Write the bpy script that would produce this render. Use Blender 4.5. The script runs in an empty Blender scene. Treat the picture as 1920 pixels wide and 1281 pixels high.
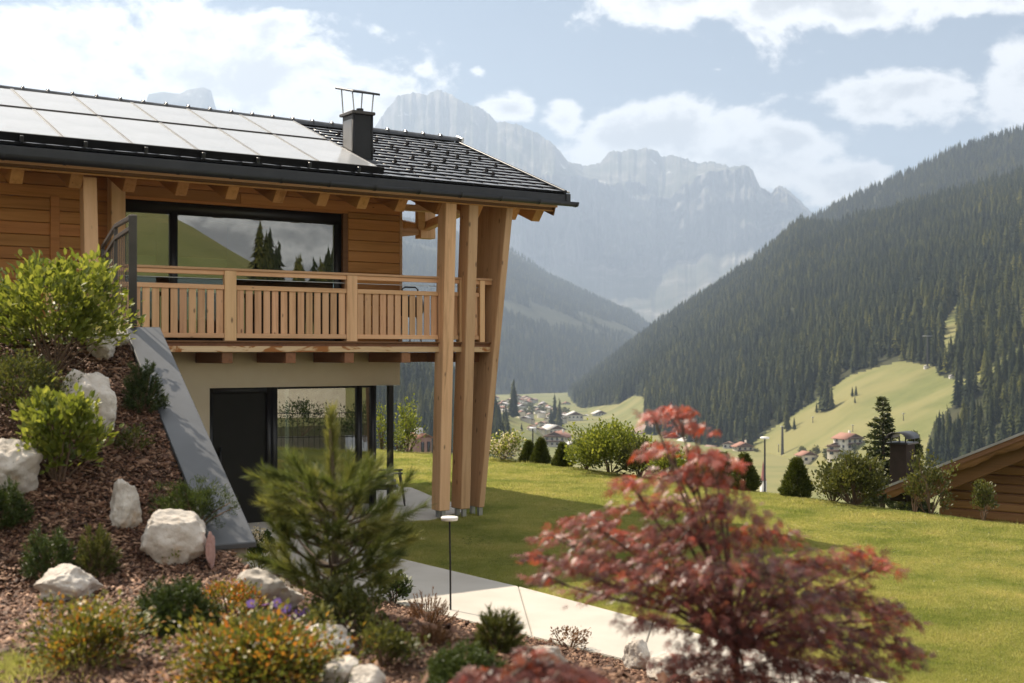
import bpy, bmesh, math, random
import numpy as np
from mathutils import Vector, Matrix, noise as mnoise
R = math.radians
random.seed(7); rng = np.random.default_rng(7)
scene = bpy.context.scene
COL = scene.collection

# ------------------------------------------------------------------ camera
F, HZ, CX, CZ = 2300.0, 661.0, 960.0, 2.65      # focal length and horizon in photo pixels, eye height
cam_d = bpy.data.cameras.new('camera'); cam = bpy.data.objects.new('camera', cam_d); COL.objects.link(cam)
cam.location = (0, 0, CZ); cam.rotation_euler = (R(90), 0, 0)
cam_d.sensor_width = 36; cam_d.lens = F/1920*36; cam_d.shift_y = (HZ-640.5)/1920
cam_d.clip_start = 0.1; cam_d.clip_end = 60000
cam_d.dof.use_dof = True; cam_d.dof.focus_distance = 20.0; cam_d.dof.aperture_fstop = 2.1
scene.camera = cam

# ------------------------------------------------------------------ sky and sun
SUN = Vector((-.503, .454, .735)).normalized()
W = bpy.data.worlds.new('World'); scene.world = W; W.use_nodes = True
nt = W.node_tree; nt.nodes.clear()

class NB:
    """small node-building helper"""
    def __init__(s, tree): s.t = tree
    def n(s, typ, ins=None, **kw):
        nd = s.t.nodes.new(typ)
        for k, v in kw.items(): setattr(nd, k, v)
        for k, v in (ins or {}).items():
            if isinstance(v, bpy.types.NodeSocket): s.t.links.new(v, nd.inputs[k])
            else: nd.inputs[k].default_value = v
        return nd
    def m(s, op, a, b=None, c=None, clamp=False):
        nd = s.t.nodes.new('ShaderNodeMath'); nd.operation = op; nd.use_clamp = clamp
        for i, v in enumerate((a, b, c)):
            if v is None: continue
            if isinstance(v, bpy.types.NodeSocket): s.t.links.new(v, nd.inputs[i])
            else: nd.inputs[i].default_value = v
        return nd.outputs[0]
    def ramp(s, fac, stops, interp='LINEAR'):
        nd = s.t.nodes.new('ShaderNodeValToRGB'); nd.color_ramp.interpolation = interp
        el = nd.color_ramp.elements
        while len(el) > 1: el.remove(el[-1])
        for i, (p, c) in enumerate(stops):
            e = el[0] if i == 0 else el.new(p)
            e.position = p; e.color = (*c, 1) if len(c) == 3 else c
        s.t.links.new(fac, nd.inputs[0]); return nd.outputs[0]
    def mix(s, fac, a, b, blend='MIX'):
        nd = s.t.nodes.new('ShaderNodeMix'); nd.data_type = 'RGBA'; nd.blend_type = blend
        for k, v in ((0, fac), (6, a), (7, b)):
            if isinstance(v, bpy.types.NodeSocket): s.t.links.new(v, nd.inputs[k])
            else: nd.inputs[k].default_value = v if k == 0 else ((*v, 1) if len(v) == 3 else v)
        return nd.outputs[2]
    def map(s, v, a, b, c=0, d=1, smooth=True):
        nd = s.t.nodes.new('ShaderNodeMapRange'); nd.clamp = True
        if smooth: nd.interpolation_type = 'SMOOTHSTEP'
        s.t.links.new(v, nd.inputs[0])
        for i, x in enumerate((a, b, c, d)): nd.inputs[i+1].default_value = x
        return nd.outputs[0]

SKY_STRENGTH = 0.05
CLOUD = (12.8, 12.3, 11.6); CLOUD_GREY = (6.3, 6.15, 6.0)
b = NB(nt)
sky = b.n('ShaderNodeTexSky', sky_type='NISHITA', sun_disc=False, sun_elevation=math.asin(SUN.z),
          sun_rotation=math.atan2(SUN.x, SUN.y), altitude=1500.0, air_density=1.0, dust_density=1.5, ozone_density=1.0)
gen = b.n('ShaderNodeTexCoord').outputs['Generated']
sep = b.n('ShaderNodeSeparateXYZ', {0: gen})
az = b.m('ARCTAN2', sep.outputs[0], sep.outputs[1]); el = b.m('ARCSINE', sep.outputs[2])
wv = b.n('ShaderNodeCombineXYZ', {0: az, 1: b.m('MULTIPLY', el, 1.55), 2: 0.35}).outputs[0]
n1 = b.n('ShaderNodeTexNoise', {'Vector': wv, 'Scale': 9.0, 'Detail': 8.0, 'Roughness': 0.66, 'Distortion': 0.4}).outputs[0]
n2 = b.n('ShaderNodeTexNoise', {'Vector': wv, 'Scale': 3.1, 'Detail': 3.0, 'Roughness': 0.5}).outputs[0]
n3 = b.n('ShaderNodeTexNoise', {'Vector': wv, 'Scale': 22.0, 'Detail': 6.0, 'Roughness': 0.6}).outputs[0]
# cumulus banks in view: (px, py, rx, ry, grey)
BANKS = [(120,175,330,120),(430,150,300,130),(630,215,170,95),(500,60,110,50),(740,205,110,40),
         (950,205,60,30),(1215,265,200,85),(1395,310,170,80),(1060,225,50,45),(1555,350,110,55),(1480,270,60,40),
         (1690,178,122,56),(1290,5,220,62),(1540,0,330,84),(1830,-14,190,46),(1922,140,74,84)]
field = None
for (px, py, rx, ry) in BANKS:
    a0 = math.atan((px-CX)/F); e0 = math.atan((HZ-py)/F*math.cos(a0))
    dx = b.m('MULTIPLY', b.m('SUBTRACT', az, a0), F/rx); dy = b.m('MULTIPLY', b.m('SUBTRACT', el, e0), F/ry)
    d = b.m('SUBTRACT', 1.0, b.m('SQRT', b.m('ADD', b.m('MULTIPLY', dx, dx), b.m('MULTIPLY', dy, dy))))
    field = d if field is None else b.m('SMOOTH_MAX', field, d, 0.12)
for (px, py, rx, ry) in [(700,60,70,60),(895,135,35,28),(1345,130,35,12),(790,130,60,60)]:     # thin wisps
    a0 = math.atan((px-CX)/F); e0 = math.atan((HZ-py)/F*math.cos(a0))
    dx = b.m('MULTIPLY', b.m('SUBTRACT', az, a0), F/rx); dy = b.m('MULTIPLY', b.m('SUBTRACT', el, e0), F/ry)
    d = b.m('SUBTRACT', 0.12, b.m('SQRT', b.m('ADD', b.m('MULTIPLY', dx, dx), b.m('MULTIPLY', dy, dy))))
    field = b.m('MAXIMUM', field, d)
# the rest of the sky carries the same kind of broken cumulus
gen_f = b.m('MULTIPLY', b.m('SUBTRACT', n2, 0.33), 5.0)
out_az = b.map(b.m('ABSOLUTE', az), 0.44, 0.62); out_el = b.map(el, 0.285, 0.36)
outside = b.m('MAXIMUM', out_az, out_el)
gen_f = b.m('SUBTRACT', gen_f, b.m('MULTIPLY', b.m('SUBTRACT', 1.0, outside), 4.0))
field = b.m('MAXIMUM', field, gen_f)
dens = b.m('ADD', field, b.m('MULTIPLY', b.m('SUBTRACT', n1, 0.5), 2.5))
dens = b.m('ADD', dens, b.m('MULTIPLY', b.m('SUBTRACT', n3, 0.5), 1.5))
cover = b.map(dens, -0.12, 0.28)
grey = b.m('MULTIPLY', b.map(b.m('ADD', dens, b.m('MULTIPLY', b.m('SUBTRACT', n3, 0.5), 1.4)), 0.34, 1.05), 0.95)
cc = b.mix(grey, CLOUD, CLOUD_GREY)
colr = b.mix(cover, b.mix(1.0, sky.outputs[0], (.53, .59, .58), 'MULTIPLY'), cc)
bg = b.n('ShaderNodeBackground', {0: colr, 1: SKY_STRENGTH})
b.n('ShaderNodeOutputWorld', {0: bg.outputs[0]})
W.cycles.sampling_method = 'MANUAL'; W.cycles.sample_map_resolution = 1024

sun_d = bpy.data.lights.new('sun', 'SUN'); sun = bpy.data.objects.new('sun', sun_d); COL.objects.link(sun)
sun_d.energy = 5.0; sun_d.angle = R(0.5); sun_d.color = (1.0, 0.875, 0.71)
sun.rotation_euler = SUN.to_track_quat('Z', 'Y').to_euler(); sun.location = (-40, 40, 60)

scene.view_settings.view_transform = 'Standard'; scene.view_settings.look = 'None'
scene.view_settings.exposure = 1.12; scene.view_settings.gamma = 1.0; scene.view_settings.use_curve_mapping = False
scene.render.engine = 'CYCLES'
scene.cycles.use_denoising = True
scene.cycles.max_bounces = 7; scene.cycles.transparent_max_bounces = 16; scene.cycles.volume_bounces = 0
scene.cycles.sample_clamp_indirect = 4.0

# ------------------------------------------------------------------ helpers
def smooth(a, b_, x):
    t = np.clip((np.asarray(x, float)-a)/(b_-a), 0, 1); return t*t*(3-2*t)

def tag(o, label=None, cat=None, group=None, kind=None):
    for k, v in (('label', label), ('category', cat), ('group', group), ('kind', kind)):
        if v: o[k] = v
    return o

def empty(name, loc, rz=0.0, **kw):
    o = bpy.data.objects.new(name, None); COL.objects.link(o); o.empty_display_size = .1
    o.location = loc; o.rotation_euler = (0, 0, rz); return tag(o, **kw)

def link(name, me, parent=None, loc=(0, 0, 0), **kw):
    o = bpy.data.objects.new(name, me); COL.objects.link(o); o.location = loc
    if parent: o.parent = parent
    return tag(o, **kw)

def np_mesh(name, V, Fc, mats, tint=None, mi=None, shade=False):
    """V (n,3); Fc list of (m,k) int arrays; fast mesh creation"""
    me = bpy.data.meshes.new(name)
    V = np.asarray(V, np.float32)
    if not isinstance(Fc, list): Fc = [Fc]
    Fc = [np.asarray(f, np.int32) for f in Fc if len(f)]
    nl = sum(f.size for f in Fc); nf = sum(len(f) for f in Fc)
    me.vertices.add(len(V)); me.vertices.foreach_set('co', V.ravel())
    me.loops.add(nl); me.loops.foreach_set('vertex_index', np.concatenate([f.ravel() for f in Fc]))
    me.polygons.add(nf)
    tot = np.concatenate([np.full(len(f), f.shape[1], np.int32) for f in Fc])
    st = np.concatenate([[0], np.cumsum(tot)[:-1]]).astype(np.int32)
    me.polygons.foreach_set('loop_start', st)
    if mi is not None: me.polygons.foreach_set('material_index', np.asarray(mi, np.int32))
    if shade: me.polygons.foreach_set('use_smooth', np.ones(nf, bool))
    me.update(calc_edges=True); me.validate()
    if tint is not None:
        at = me.attributes.new('tint', 'FLOAT', 'POINT'); at.data.foreach_set('value', np.asarray(tint, np.float32))
    for m in (mats if isinstance(mats, (list, tuple)) else [mats]): me.materials.append(m)
    return me

def frames(axis, up=None, roll=None):
    """rotation matrices whose x axis is axis, z close to up"""
    x = axis/np.maximum(np.linalg.norm(axis, axis=1, keepdims=True), 1e-9)
    if up is None: up = rng.normal(size=x.shape)
    z = up - (up*x).sum(1, keepdims=True)*x
    z /= np.maximum(np.linalg.norm(z, axis=1, keepdims=True), 1e-9)
    y = np.cross(z, x)
    return np.stack([x, y, z], axis=2)

def scatter(tv, tf, P, M, S, tint=None):
    """copies of a template (tv verts, tf list of face arrays) at P with rotation M and scale S"""
    tv = np.asarray(tv, float); n, k = len(P), len(tv)
    S = np.asarray(S, float); S = S[:, None] if S.ndim == 1 else S
    V = np.einsum('nij,nkj->nki', M, tv[None]*S[:, None, :]) + P[:, None, :]
    off = (np.arange(n)*k)[:, None, None]
    Fs = [(np.asarray(f)[None]+off).reshape(-1, np.asarray(f).shape[1]) for f in tf]
    return V.reshape(-1, 3), Fs, (None if tint is None else np.repeat(tint, k))

LEAF_T = (np.array([(0,0,0),(.35,.32,.06),(.75,.24,.03),(1,0,-.06),(.75,-.24,.03),(.35,-.32,.06),(.5,0,0)]),
          [np.array([(0,6,1),(1,6,2),(2,6,3),(3,6,4),(4,6,5),(5,6,0)])])
LEAF_D = (np.array([(0,0,0),(.5,.30,.07),(1,0,-.05),(.5,-.30,.07)]), [np.array([(0,2,1),(0,3,2)])])
def palmate():
    v, f = [(0,0,0)], []
    for a, l in ((-115,.45),(-75,.75),(-36,.95),(0,1.05),(36,.95),(75,.75),(115,.45)):
        c, s = math.cos(R(a)), math.sin(R(a)); i = len(v)
        w = .085
        v += [(c*l*.5-s*w, s*l*.5+c*w, .02), (c*l*.5+s*w, s*l*.5-c*w, .02), (c*l, s*l, -.12*l)]
        f += [(0, i+1, i), (i, i+1, i+2)]
    return np.array(v), [np.array(f)]
LEAF_P = palmate()
NEEDLE = (np.array([(0,.5,0),(0,-.5,0),(1,0,0)]), [np.array([(0,1,2)])])
BLADE = (np.array([(0,.5,0),(0,-.5,0),(.6,.35,.0),(.6,-.35,.0),(1,0,-.1)]), [np.array([(0,1,3),(0,3,2),(2,3,4)])])

def tubes(paths, n=6):
    """paths: list of (points, radii) -> verts, faces"""
    V, Q = [], []
    for pts, rad in paths:
        pts = np.asarray(pts, float); base = len(V)
        for i in range(len(pts)):
            t = pts[min(i+1, len(pts)-1)]-pts[max(i-1, 0)]; t /= max(np.linalg.norm(t), 1e-9)
            a = np.array((1,0,0)) if abs(t[0]) < .8 else np.array((0,1,0))
            x = np.cross(t, a); x /= np.linalg.norm(x); y = np.cross(t, x)
            for k in range(n):
                th = 2*math.pi*k/n
                V.append(pts[i]+rad[i]*(math.cos(th)*x+math.sin(th)*y))
        for i in range(len(pts)-1):
            for k in range(n):
                k2 = (k+1) % n
                Q.append((base+i*n+k, base+i*n+k2, base+(i+1)*n+k2, base+(i+1)*n+k))
    return np.array(V), [np.array(Q)]

def unit(n):
    v = rng.normal(size=(n, 3)); return v/np.linalg.norm(v, axis=1, keepdims=True)

def fbm(p, sc=1.0, oc=4):
    return mnoise.fractal(Vector(p)*sc, 1.0, 2.0, oc)

# ------------------------------------------------------------------ materials
def new_mat(name):
    m = bpy.data.materials.new(name); m.use_nodes = True; m.node_tree.nodes.clear(); return m, NB(m.node_tree)

def out(nb, surf, bump=None):
    nb.n('ShaderNodeOutputMaterial', {0: surf})

def principled(nb, col, rough=.7, metal=0., spec=.5, normal=None, **kw):
    ins = {'Base Color': col if isinstance(col, bpy.types.NodeSocket) else (*col, 1), 'Roughness': rough, 'Metallic': metal, 'Specular IOR Level': spec}
    ins.update(kw)
    if normal is not None: ins['Normal'] = normal
    return nb.n('ShaderNodeBsdfPrincipled', ins).outputs[0]

def bump(nb, h, strength=.3, dist=.01):
    return nb.n('ShaderNodeBump', {'Height': h, 'Strength': strength, 'Distance': dist}).outputs[0]

def mat_plain(name, c1, c2=None, scale=6., rough=.7, metal=0., spec=.5, bmp=0., bdist=.01, detail=5., coord='Object', stretch=(1,1,1), ior=1.5):
    m, nb = new_mat(name)
    tc = nb.n('ShaderNodeTexCoord').outputs[coord]
    mp = nb.n('ShaderNodeMapping', {'Vector': tc, 'Scale': stretch}).outputs[0]
    nz = nb.n('ShaderNodeTexNoise', {'Vector': mp, 'Scale': scale, 'Detail': detail, 'Roughness': .6}).outputs[0]
    c = nb.ramp(nz, [(.3, c1), (.7, c2 or c1)])
    out(nb, principled(nb, c, rough, metal, spec, bump(nb, nz, bmp, bdist) if bmp else None, IOR=ior)); return m

def mat_wood(name, light, dark, axis, rough=.62, knots=.085, stain=None, var=.42):
    m, nb = new_mat(name)
    tc = nb.n('ShaderNodeTexCoord').outputs['Object']
    rnd = nb.n('ShaderNodeObjectInfo').outputs['Random']
    off = nb.n('ShaderNodeVectorMath', {0: tc, 1: nb.n('ShaderNodeCombineXYZ', {0: nb.m('MULTIPLY', rnd, 91.), 1: nb.m('MULTIPLY', rnd, 57.), 2: nb.m('MULTIPLY', rnd, 33.)}).outputs[0]}, operation='ADD').outputs[0]
    sc = {'x': (1.0, 17, 17), 'y': (17, 1.0, 17), 'z': (17, 17, 1.0)}[axis]
    g = nb.n('ShaderNodeMapping', {'Vector': off, 'Scale': sc}).outputs[0]
    n_a = nb.n('ShaderNodeTexNoise', {'Vector': g, 'Scale': 1.0, 'Detail': 4., 'Roughness': .65, 'Distortion': .6}).outputs[0]
    n_b = nb.n('ShaderNodeTexNoise', {'Vector': g, 'Scale': .22, 'Detail': 2., 'Roughness': .5, 'Distortion': .5}).outputs[0]
    ks = {'x': (2.6, 6, 6), 'y': (6, 2.6, 6), 'z': (6, 6, 2.6)}[axis]
    kv = nb.n('ShaderNodeTexVoronoi', {'Vector': nb.n('ShaderNodeMapping', {'Vector': off, 'Scale': ks}).outputs[0], 'Scale': 1.0, 'Randomness': 1.0}).outputs['Distance']
    k = nb.map(kv, knots*.5, knots*1.7, 1, 0)
    f = nb.m('ADD', nb.m('MULTIPLY', n_a, .6), nb.m('MULTIPLY', n_b, .5))
    c = nb.ramp(f, [(.36, tuple(x*.82 for x in dark)), (.52, tuple(.5*(x+y) for x, y in zip(light, dark))), (.75, light)])
    if stain:
        s1 = nb.n('ShaderNodeTexNoise', {'Vector': nb.n('ShaderNodeMapping', {'Vector': off, 'Scale': (1.6, 4, 4)}).outputs[0], 'Scale': 1.3, 'Detail': 4., 'Distortion': 1.2}).outputs[0]
        c = nb.mix(nb.map(s1, .52, .60), c, stain)
    c = nb.mix(nb.m('MULTIPLY', k, .85), c, tuple(x*.28 for x in dark))
    hv = nb.n('ShaderNodeHueSaturation', {'Color': c, 'Hue': nb.m('ADD', .495, nb.m('MULTIPLY', nb.m('FRACT', nb.m('MULTIPLY', rnd, 7.3)), .01)), 'Saturation': 1.0, 'Value': nb.m('ADD', 1-var/2, nb.m('MULTIPLY', rnd, var))}).outputs[0]
    out(nb, principled(nb, hv, rough, 0, .35, bump(nb, n_a, .25, .004))); return m

def mat_leaf(name, cols, trans=.35, rough=.5, spec=.35, sheen=None):
    """cols: list of colours from tint 0 to 1"""
    m, nb = new_mat(name)
    t = nb.n('ShaderNodeAttribute', attribute_name='tint').outputs['Fac']
    k = len(cols)
    c = nb.ramp(t, [(i/(k-1), col) for i, col in enumerate(cols)])
    p = principled(nb, c, rough, 0, spec)
    tr = nb.n('ShaderNodeBsdfTranslucent', {0: nb.mix(1.0, c, (1.6, 1.5, 1.0), 'MULTIPLY')}).outputs[0]
    out(nb, nb.n('ShaderNodeMixShader', {0: trans, 1: p, 2: tr}).outputs[0]); return m

def mat_inst(name, cols, rough=.8, trans=0., spec=.3, patch=None):
    m, nb = new_mat(name)
    t = nb.n('ShaderNodeObjectInfo').outputs['Random']
    c = nb.ramp(t, [(i/(len(cols)-1), col) for i, col in enumerate(cols)])
    if patch:
        ln = nb.n('ShaderNodeTexNoise', {'Vector': nb.n('ShaderNodeObjectInfo').outputs['Location'], 'Scale': patch[0], 'Detail': 4., 'Roughness': .6}).outputs[0]
        c = nb.mix(1.0, c, nb.ramp(ln, [(.34, patch[1]), (.5, (1, 1, 1)), (.66, patch[2])]), 'MULTIPLY')
    p = principled(nb, c, rough, 0, spec)
    if trans: p = nb.n('ShaderNodeMixShader', {0: trans, 1: p, 2: nb.n('ShaderNodeBsdfTranslucent', {0: c}).outputs[0]}).outputs[0]
    out(nb, p); return m

WOOD_SIDE = mat_wood('larch_siding', (.55, .26, .085), (.39, .16, .045), 'x', knots=.05)
WOOD_POST = mat_wood('larch_post', (.72, .475, .27), (.55, .32, .155), 'z', knots=.095)
WOOD_SLAT = mat_wood('larch_slat', (.68, .42, .245), (.51, .275, .14), 'z', knots=.075, var=.3)
WOOD_RAIL = mat_wood('larch_rail', (.66, .41, .235), (.49, .265, .13), 'x', knots=.05)
WOOD_BEAM = mat_wood('weathered_beam', (.74, .54, .34), (.62, .40, .21), 'x', knots=.05, stain=(.36, .13, .035))
WOOD_RAFT = mat_wood('larch_rafter', (.58, .30, .115), (.42, .19, .06), 'y', knots=.04)
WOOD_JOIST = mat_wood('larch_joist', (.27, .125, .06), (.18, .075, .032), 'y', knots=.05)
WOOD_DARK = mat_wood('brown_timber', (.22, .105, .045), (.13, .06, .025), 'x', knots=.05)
ROOF_M = mat_plain('anthracite_roof', (.012, .013, .016), (.022, .024, .03), 4, rough=.28, spec=.6)
TILE_M = mat_plain('glazed_dark_tile', (.02, .021, .026), (.036, .037, .045), 18, rough=.2, spec=.8, bmp=.08, bdist=.003, ior=3.4)
GUT_M = mat_plain('anthracite_sheet_metal', (.022, .025, .031), (.034, .036, .042), 3, rough=.42, metal=.35)
PANEL_M = mat_plain('collector_glass', (.34, .35, .36), (.41, .42, .43), 1.5, rough=.2, spec=1.0, ior=2.6)
FRAME_M = mat_plain('collector_frame', (.30, .29, .28), (.38, .37, .35), 5, rough=.4, metal=.5)
PLASTER = mat_plain('cream_plaster', (.80, .67, .50), (.85, .735, .575), 2.5, rough=.9, bmp=.25, bdist=.004, detail=8)
DOOR_M = mat_plain('black_door', (.010, .0095, .008), (.015, .014, .012), 2, rough=.6, spec=.2)
BLACK_M = mat_plain('black_steel', (.008, .008, .009), (.014, .014, .015), 4, rough=.4)
FENCE_M = mat_plain('bronze_grey_steel', (.05, .045, .043), (.075, .068, .064), 6, rough=.5, metal=.3)
COPE_M = mat_plain('grey_coping_sheet', (.05, .054, .06), (.075, .08, .088), 1.8, rough=.42, spec=.5, bmp=.05)
STEEL_M = mat_plain('galvanised_steel', (.35, .36, .37), (.45, .45, .46), 8, rough=.4, metal=.8)
CONC_M = mat_plain('pale_concrete', (.38, .35, .305), (.46, .43, .38), 1.3, rough=.9, bmp=.1, bdist=.004, detail=9)
WALL_CONC = mat_plain('raw_concrete', (.24, .205, .18), (.36, .31, .275), 7, rough=.9, bmp=.4, stretch=(1,1,.3))
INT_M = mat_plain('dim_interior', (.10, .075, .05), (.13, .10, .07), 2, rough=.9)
SOIL_M = mat_plain('dark_mulch_soil', (.030, .017, .011), (.075, .042, .027), 22, rough=1., bmp=.8, bdist=.03)

def mat_glass(name, tint=(.75, .80, .80), refl=1.0):
    m, nb = new_mat(name)
    fr = nb.n('ShaderNodeFresnel', {'IOR': 1.6}).outputs[0]
    f2 = nb.m('ADD', nb.m('MULTIPLY', fr, 1.25), .10*refl, clamp=True)
    tr = nb.n('ShaderNodeBsdfTransparent', {0: (*tint, 1)}).outputs[0]
    gl = nb.n('ShaderNodeBsdfGlossy', {0: (.95, .95, .95, 1), 'Roughness': 0.0}).outputs[0]
    out(nb, nb.n('ShaderNodeMixShader', {0: f2, 1: tr, 2: gl}).outputs[0]); return m
GLASS = mat_glass('window_glass', (.5, .56, .54), 1.4)
GUARD_LIP_SHADE_M = mat_plain('matt_black_clip_lip_shade', (.008, .008, .009), (.012, .012, .013), 4, rough=.85, spec=.1)  # snow guards and panel rails; also the painted shade on tile lips

def mat_rock():
    m, nb = new_mat('pale_limestone')
    tc = nb.n('ShaderNodeTexCoord').outputs['Object']
    n_a = nb.n('ShaderNodeTexNoise', {'Vector': tc, 'Scale': 5., 'Detail': 8., 'Roughness': .65}).outputs[0]
    n_b = nb.n('ShaderNodeTexNoise', {'Vector': tc, 'Scale': 28., 'Detail': 5., 'Roughness': .6}).outputs[0]
    n_c = nb.n('ShaderNodeTexNoise', {'Vector': tc, 'Scale': 2.2, 'Detail': 5., 'Roughness': .7, 'Distortion': 1.}).outputs[0]
    c = nb.ramp(n_a, [(.3, (.33, .285, .24)), (.5, (.50, .455, .40)), (.7, (.62, .58, .525))])
    c = nb.mix(nb.map(n_c, .52, .68, 0, .7), c, (.42, .29, .17))
    c = nb.mix(nb.map(n_b, .62, .72, 0, .6), c, (.13, .11, .10))
    h = nb.m('ADD', nb.m('MULTIPLY', n_a, 1.0), nb.m('MULTIPLY', n_b, .35))
    out(nb, principled(nb, c, .9, 0, .3, bump(nb, h, .7, .04))); return m
ROCK_M = mat_rock()
ROCK_PINK = mat_plain('pinkish_stone', (.30, .17, .145), (.42, .26, .225), 7, rough=.9, bmp=.4)
BARK_M = mat_plain('grey_brown_bark', (.07, .05, .035), (.15, .11, .08), 14, rough=.95, bmp=.6, stretch=(1,1,.3))
TWIG_M = mat_plain('brown_twig', (.10, .065, .04), (.17, .11, .07), 14, rough=.9)
L_BRIGHT = mat_leaf('fresh_leaf', [(.05, .075, .012), (.13, .16, .026), (.29, .31, .065)], .40)
L_OLIVE = mat_leaf('olive_leaf', [(.035, .045, .012), (.075, .085, .022), (.13, .13, .038)], .3)
L_DARK = mat_leaf('dark_leaf', [(.018, .032, .008), (.04, .062, .015), (.08, .10, .028)], .3)
L_MUGO = mat_leaf('mugo_needle', [(.02, .035, .008), (.045, .07, .014), (.09, .12, .025)], .2)
L_PINE = mat_leaf('pine_needle', [(.045, .068, .018), (.10, .125, .03), (.27, .26, .08)], .3)
L_SPIREA = mat_leaf('spirea_leaf', [(.03, .045, .01), (.085, .105, .02), (.19, .18, .035), (.36, .16, .03), (.38, .07, .03)], .36)
L_MAPLE = mat_leaf('red_maple_leaf', [(.045, .014, .014), (.12, .036, .030), (.26, .095, .075), (.40, .07, .04)], .36, rough=.42, spec=.5)
L_HEATH = mat_leaf('brown_heather', [(.06, .03, .015), (.15, .07, .03), (.22, .12, .05)], .2)
L_WHITE = mat_leaf('white_petal', [(.60, .52, .42), (.75, .70, .60)], .3)
L_LILAC = mat_leaf('lilac_petal', [(.14, .07, .36), (.26, .15, .52)], .3)
L_YELLOW = mat_leaf('yellow_centre', [(.5, .3, .03), (.6, .4, .05)], .1)
L_SPRUCE = mat_leaf('spruce_needle', [(.018, .028, .009), (.042, .055, .014), (.10, .105, .028)], .2)
L_CONE = mat_leaf('dwarf_spruce_needle', [(.03, .045, .008), (.07, .09, .014), (.15, .16, .03)], .2)
L_FOREST = mat_leaf('forest_needle', [(.014, .022, .010), (.028, .038, .015), (.055, .062, .022)], .12, rough=.9, spec=.1)
GRASS_I = mat_inst('grass_blade', [(.26, .285, .058), (.36, .365, .085), (.47, .43, .145), (.30, .32, .062)], .36, .66, .8, (.9, (.66, .76, .6), (1.25, 1.15, 1.3)))
CHIP_I = mat_inst('bark_chip', [(.03, .013, .008), (.085, .037, .02), (.20, .10, .056), (.045, .02, .011), (.11, .05, .027), (.36, .22, .14), (.035, .016, .009)], .75, 0, .35)
WHITE_M = mat_plain('white_render', (.55, .52, .47), (.68, .65, .60), 2, rough=.9)
REDROOF_M = mat_plain('red_brown_roof', (.22, .095, .06), (.30, .14, .09), 3, rough=.8)
GREYROOF_M = mat_plain('grey_roof', (.26, .25, .245), (.38, .36, .35), 3, rough=.6)
BALC_M = mat_plain('dark_brown_wood', (.085, .045, .025), (.13, .07, .04), 3, rough=.8)
PANE_M = mat_plain('dark_window', (.02, .022, .025), (.035, .04, .045), 1, rough=.15)
LAMP_W = mat_plain('opal_lamp_disc', (.72, .70, .66), (.76, .74, .70), 5, rough=.4)

def mat_ground(name, cols, scale, patch=None, rough=.95):
    m, nb = new_mat(name)
    tc = nb.n('ShaderNodeTexCoord').outputs['Object']
    a = nb.n('ShaderNodeTexNoise', {'Vector': tc, 'Scale': scale, 'Detail': 7., 'Roughness': .65}).outputs[0]
    c = nb.ramp(a, [(.3+.4*i/(len(cols)-1), x) for i, x in enumerate(cols)])
    if patch:
        p = nb.n('ShaderNodeTexNoise', {'Vector': nb.n('ShaderNodeMapping', {'Vector': tc, 'Scale': patch[2] if len(patch) > 2 else (1,1,1)}).outputs[0], 'Scale': patch[0], 'Detail': 4., 'Roughness': .6}).outputs[0]
        c = nb.mix(nb.map(p, .45, .62, 0, .75), c, patch[1])
    out(nb, principled(nb, c, rough, 0, .15)); return m
LAWN_M = mat_ground('lawn_turf', [(.055, .07, .014), (.085, .10, .02), (.12, .125, .03)], 1.6, (.5, (.19, .185, .035)))
MEADOW_M = mat_ground('alpine_meadow', [(.095, .11, .036), (.14, .148, .052), (.19, .182, .078)], .03, (.007, (.21, .19, .08), (1, 2.4, 1)))
FLOOR_M = mat_ground('forest_floor', [(.02, .024, .010), (.035, .038, .016), (.055, .052, .024)], .03)

# ------------------------------------------------------------------ house frame: u along the facade, v into the house
TH = R(33.8); S_, C_ = math.sin(TH), math.cos(TH)
OX, OY = -135/113., F/113.
def uv2w(u, v): return OX+u*C_-v*S_, OY+u*S_+v*C_
def w2uv(X, Y): return (X-OX)*C_+(Y-OY)*S_, -(X-OX)*S_+(Y-OY)*C_
GZ = -.13

# ------------------------------------------------------------------ near terrain
EDGE = np.array([(-16,44.),(-3.8,36.6),(-.6,31.9),(1.3,30.3),(4.1,27.9),(6.0,26.2),(7.35,24.9),(8.2,21.7),(8.9,17.),(9.6,8.),(9.8,0.)])
T0 = np.array((-3.85, 12.2)); EV = np.array((.474, -.88)); LV = np.array((-.88, -.474))
PN = np.array((-.737, -.677)); P0 = np.array((-1.32, 13.5))
def edge_d(X, Y):
    d = np.full(np.shape(X), -1e9)
    for a, c in zip(EDGE[:-1], EDGE[1:]):
        t = c-a; n = np.array((-t[1], t[0])); n /= np.linalg.norm(n)
        if n @ (np.array((0., 10.))-a) > 0: n = -n
        d = np.maximum(d, (X-a[0])*n[0]+(Y-a[1])*n[1])
    return d
def wall_wq(X, Y): return (X-T0[0])*EV[0]+(Y-T0[1])*EV[1], (X-T0[0])*LV[0]+(Y-T0[1])*LV[1]
def path_d(X, Y): return (X-P0[0])*PN[0]+(Y-P0[1])*PN[1]
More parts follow.
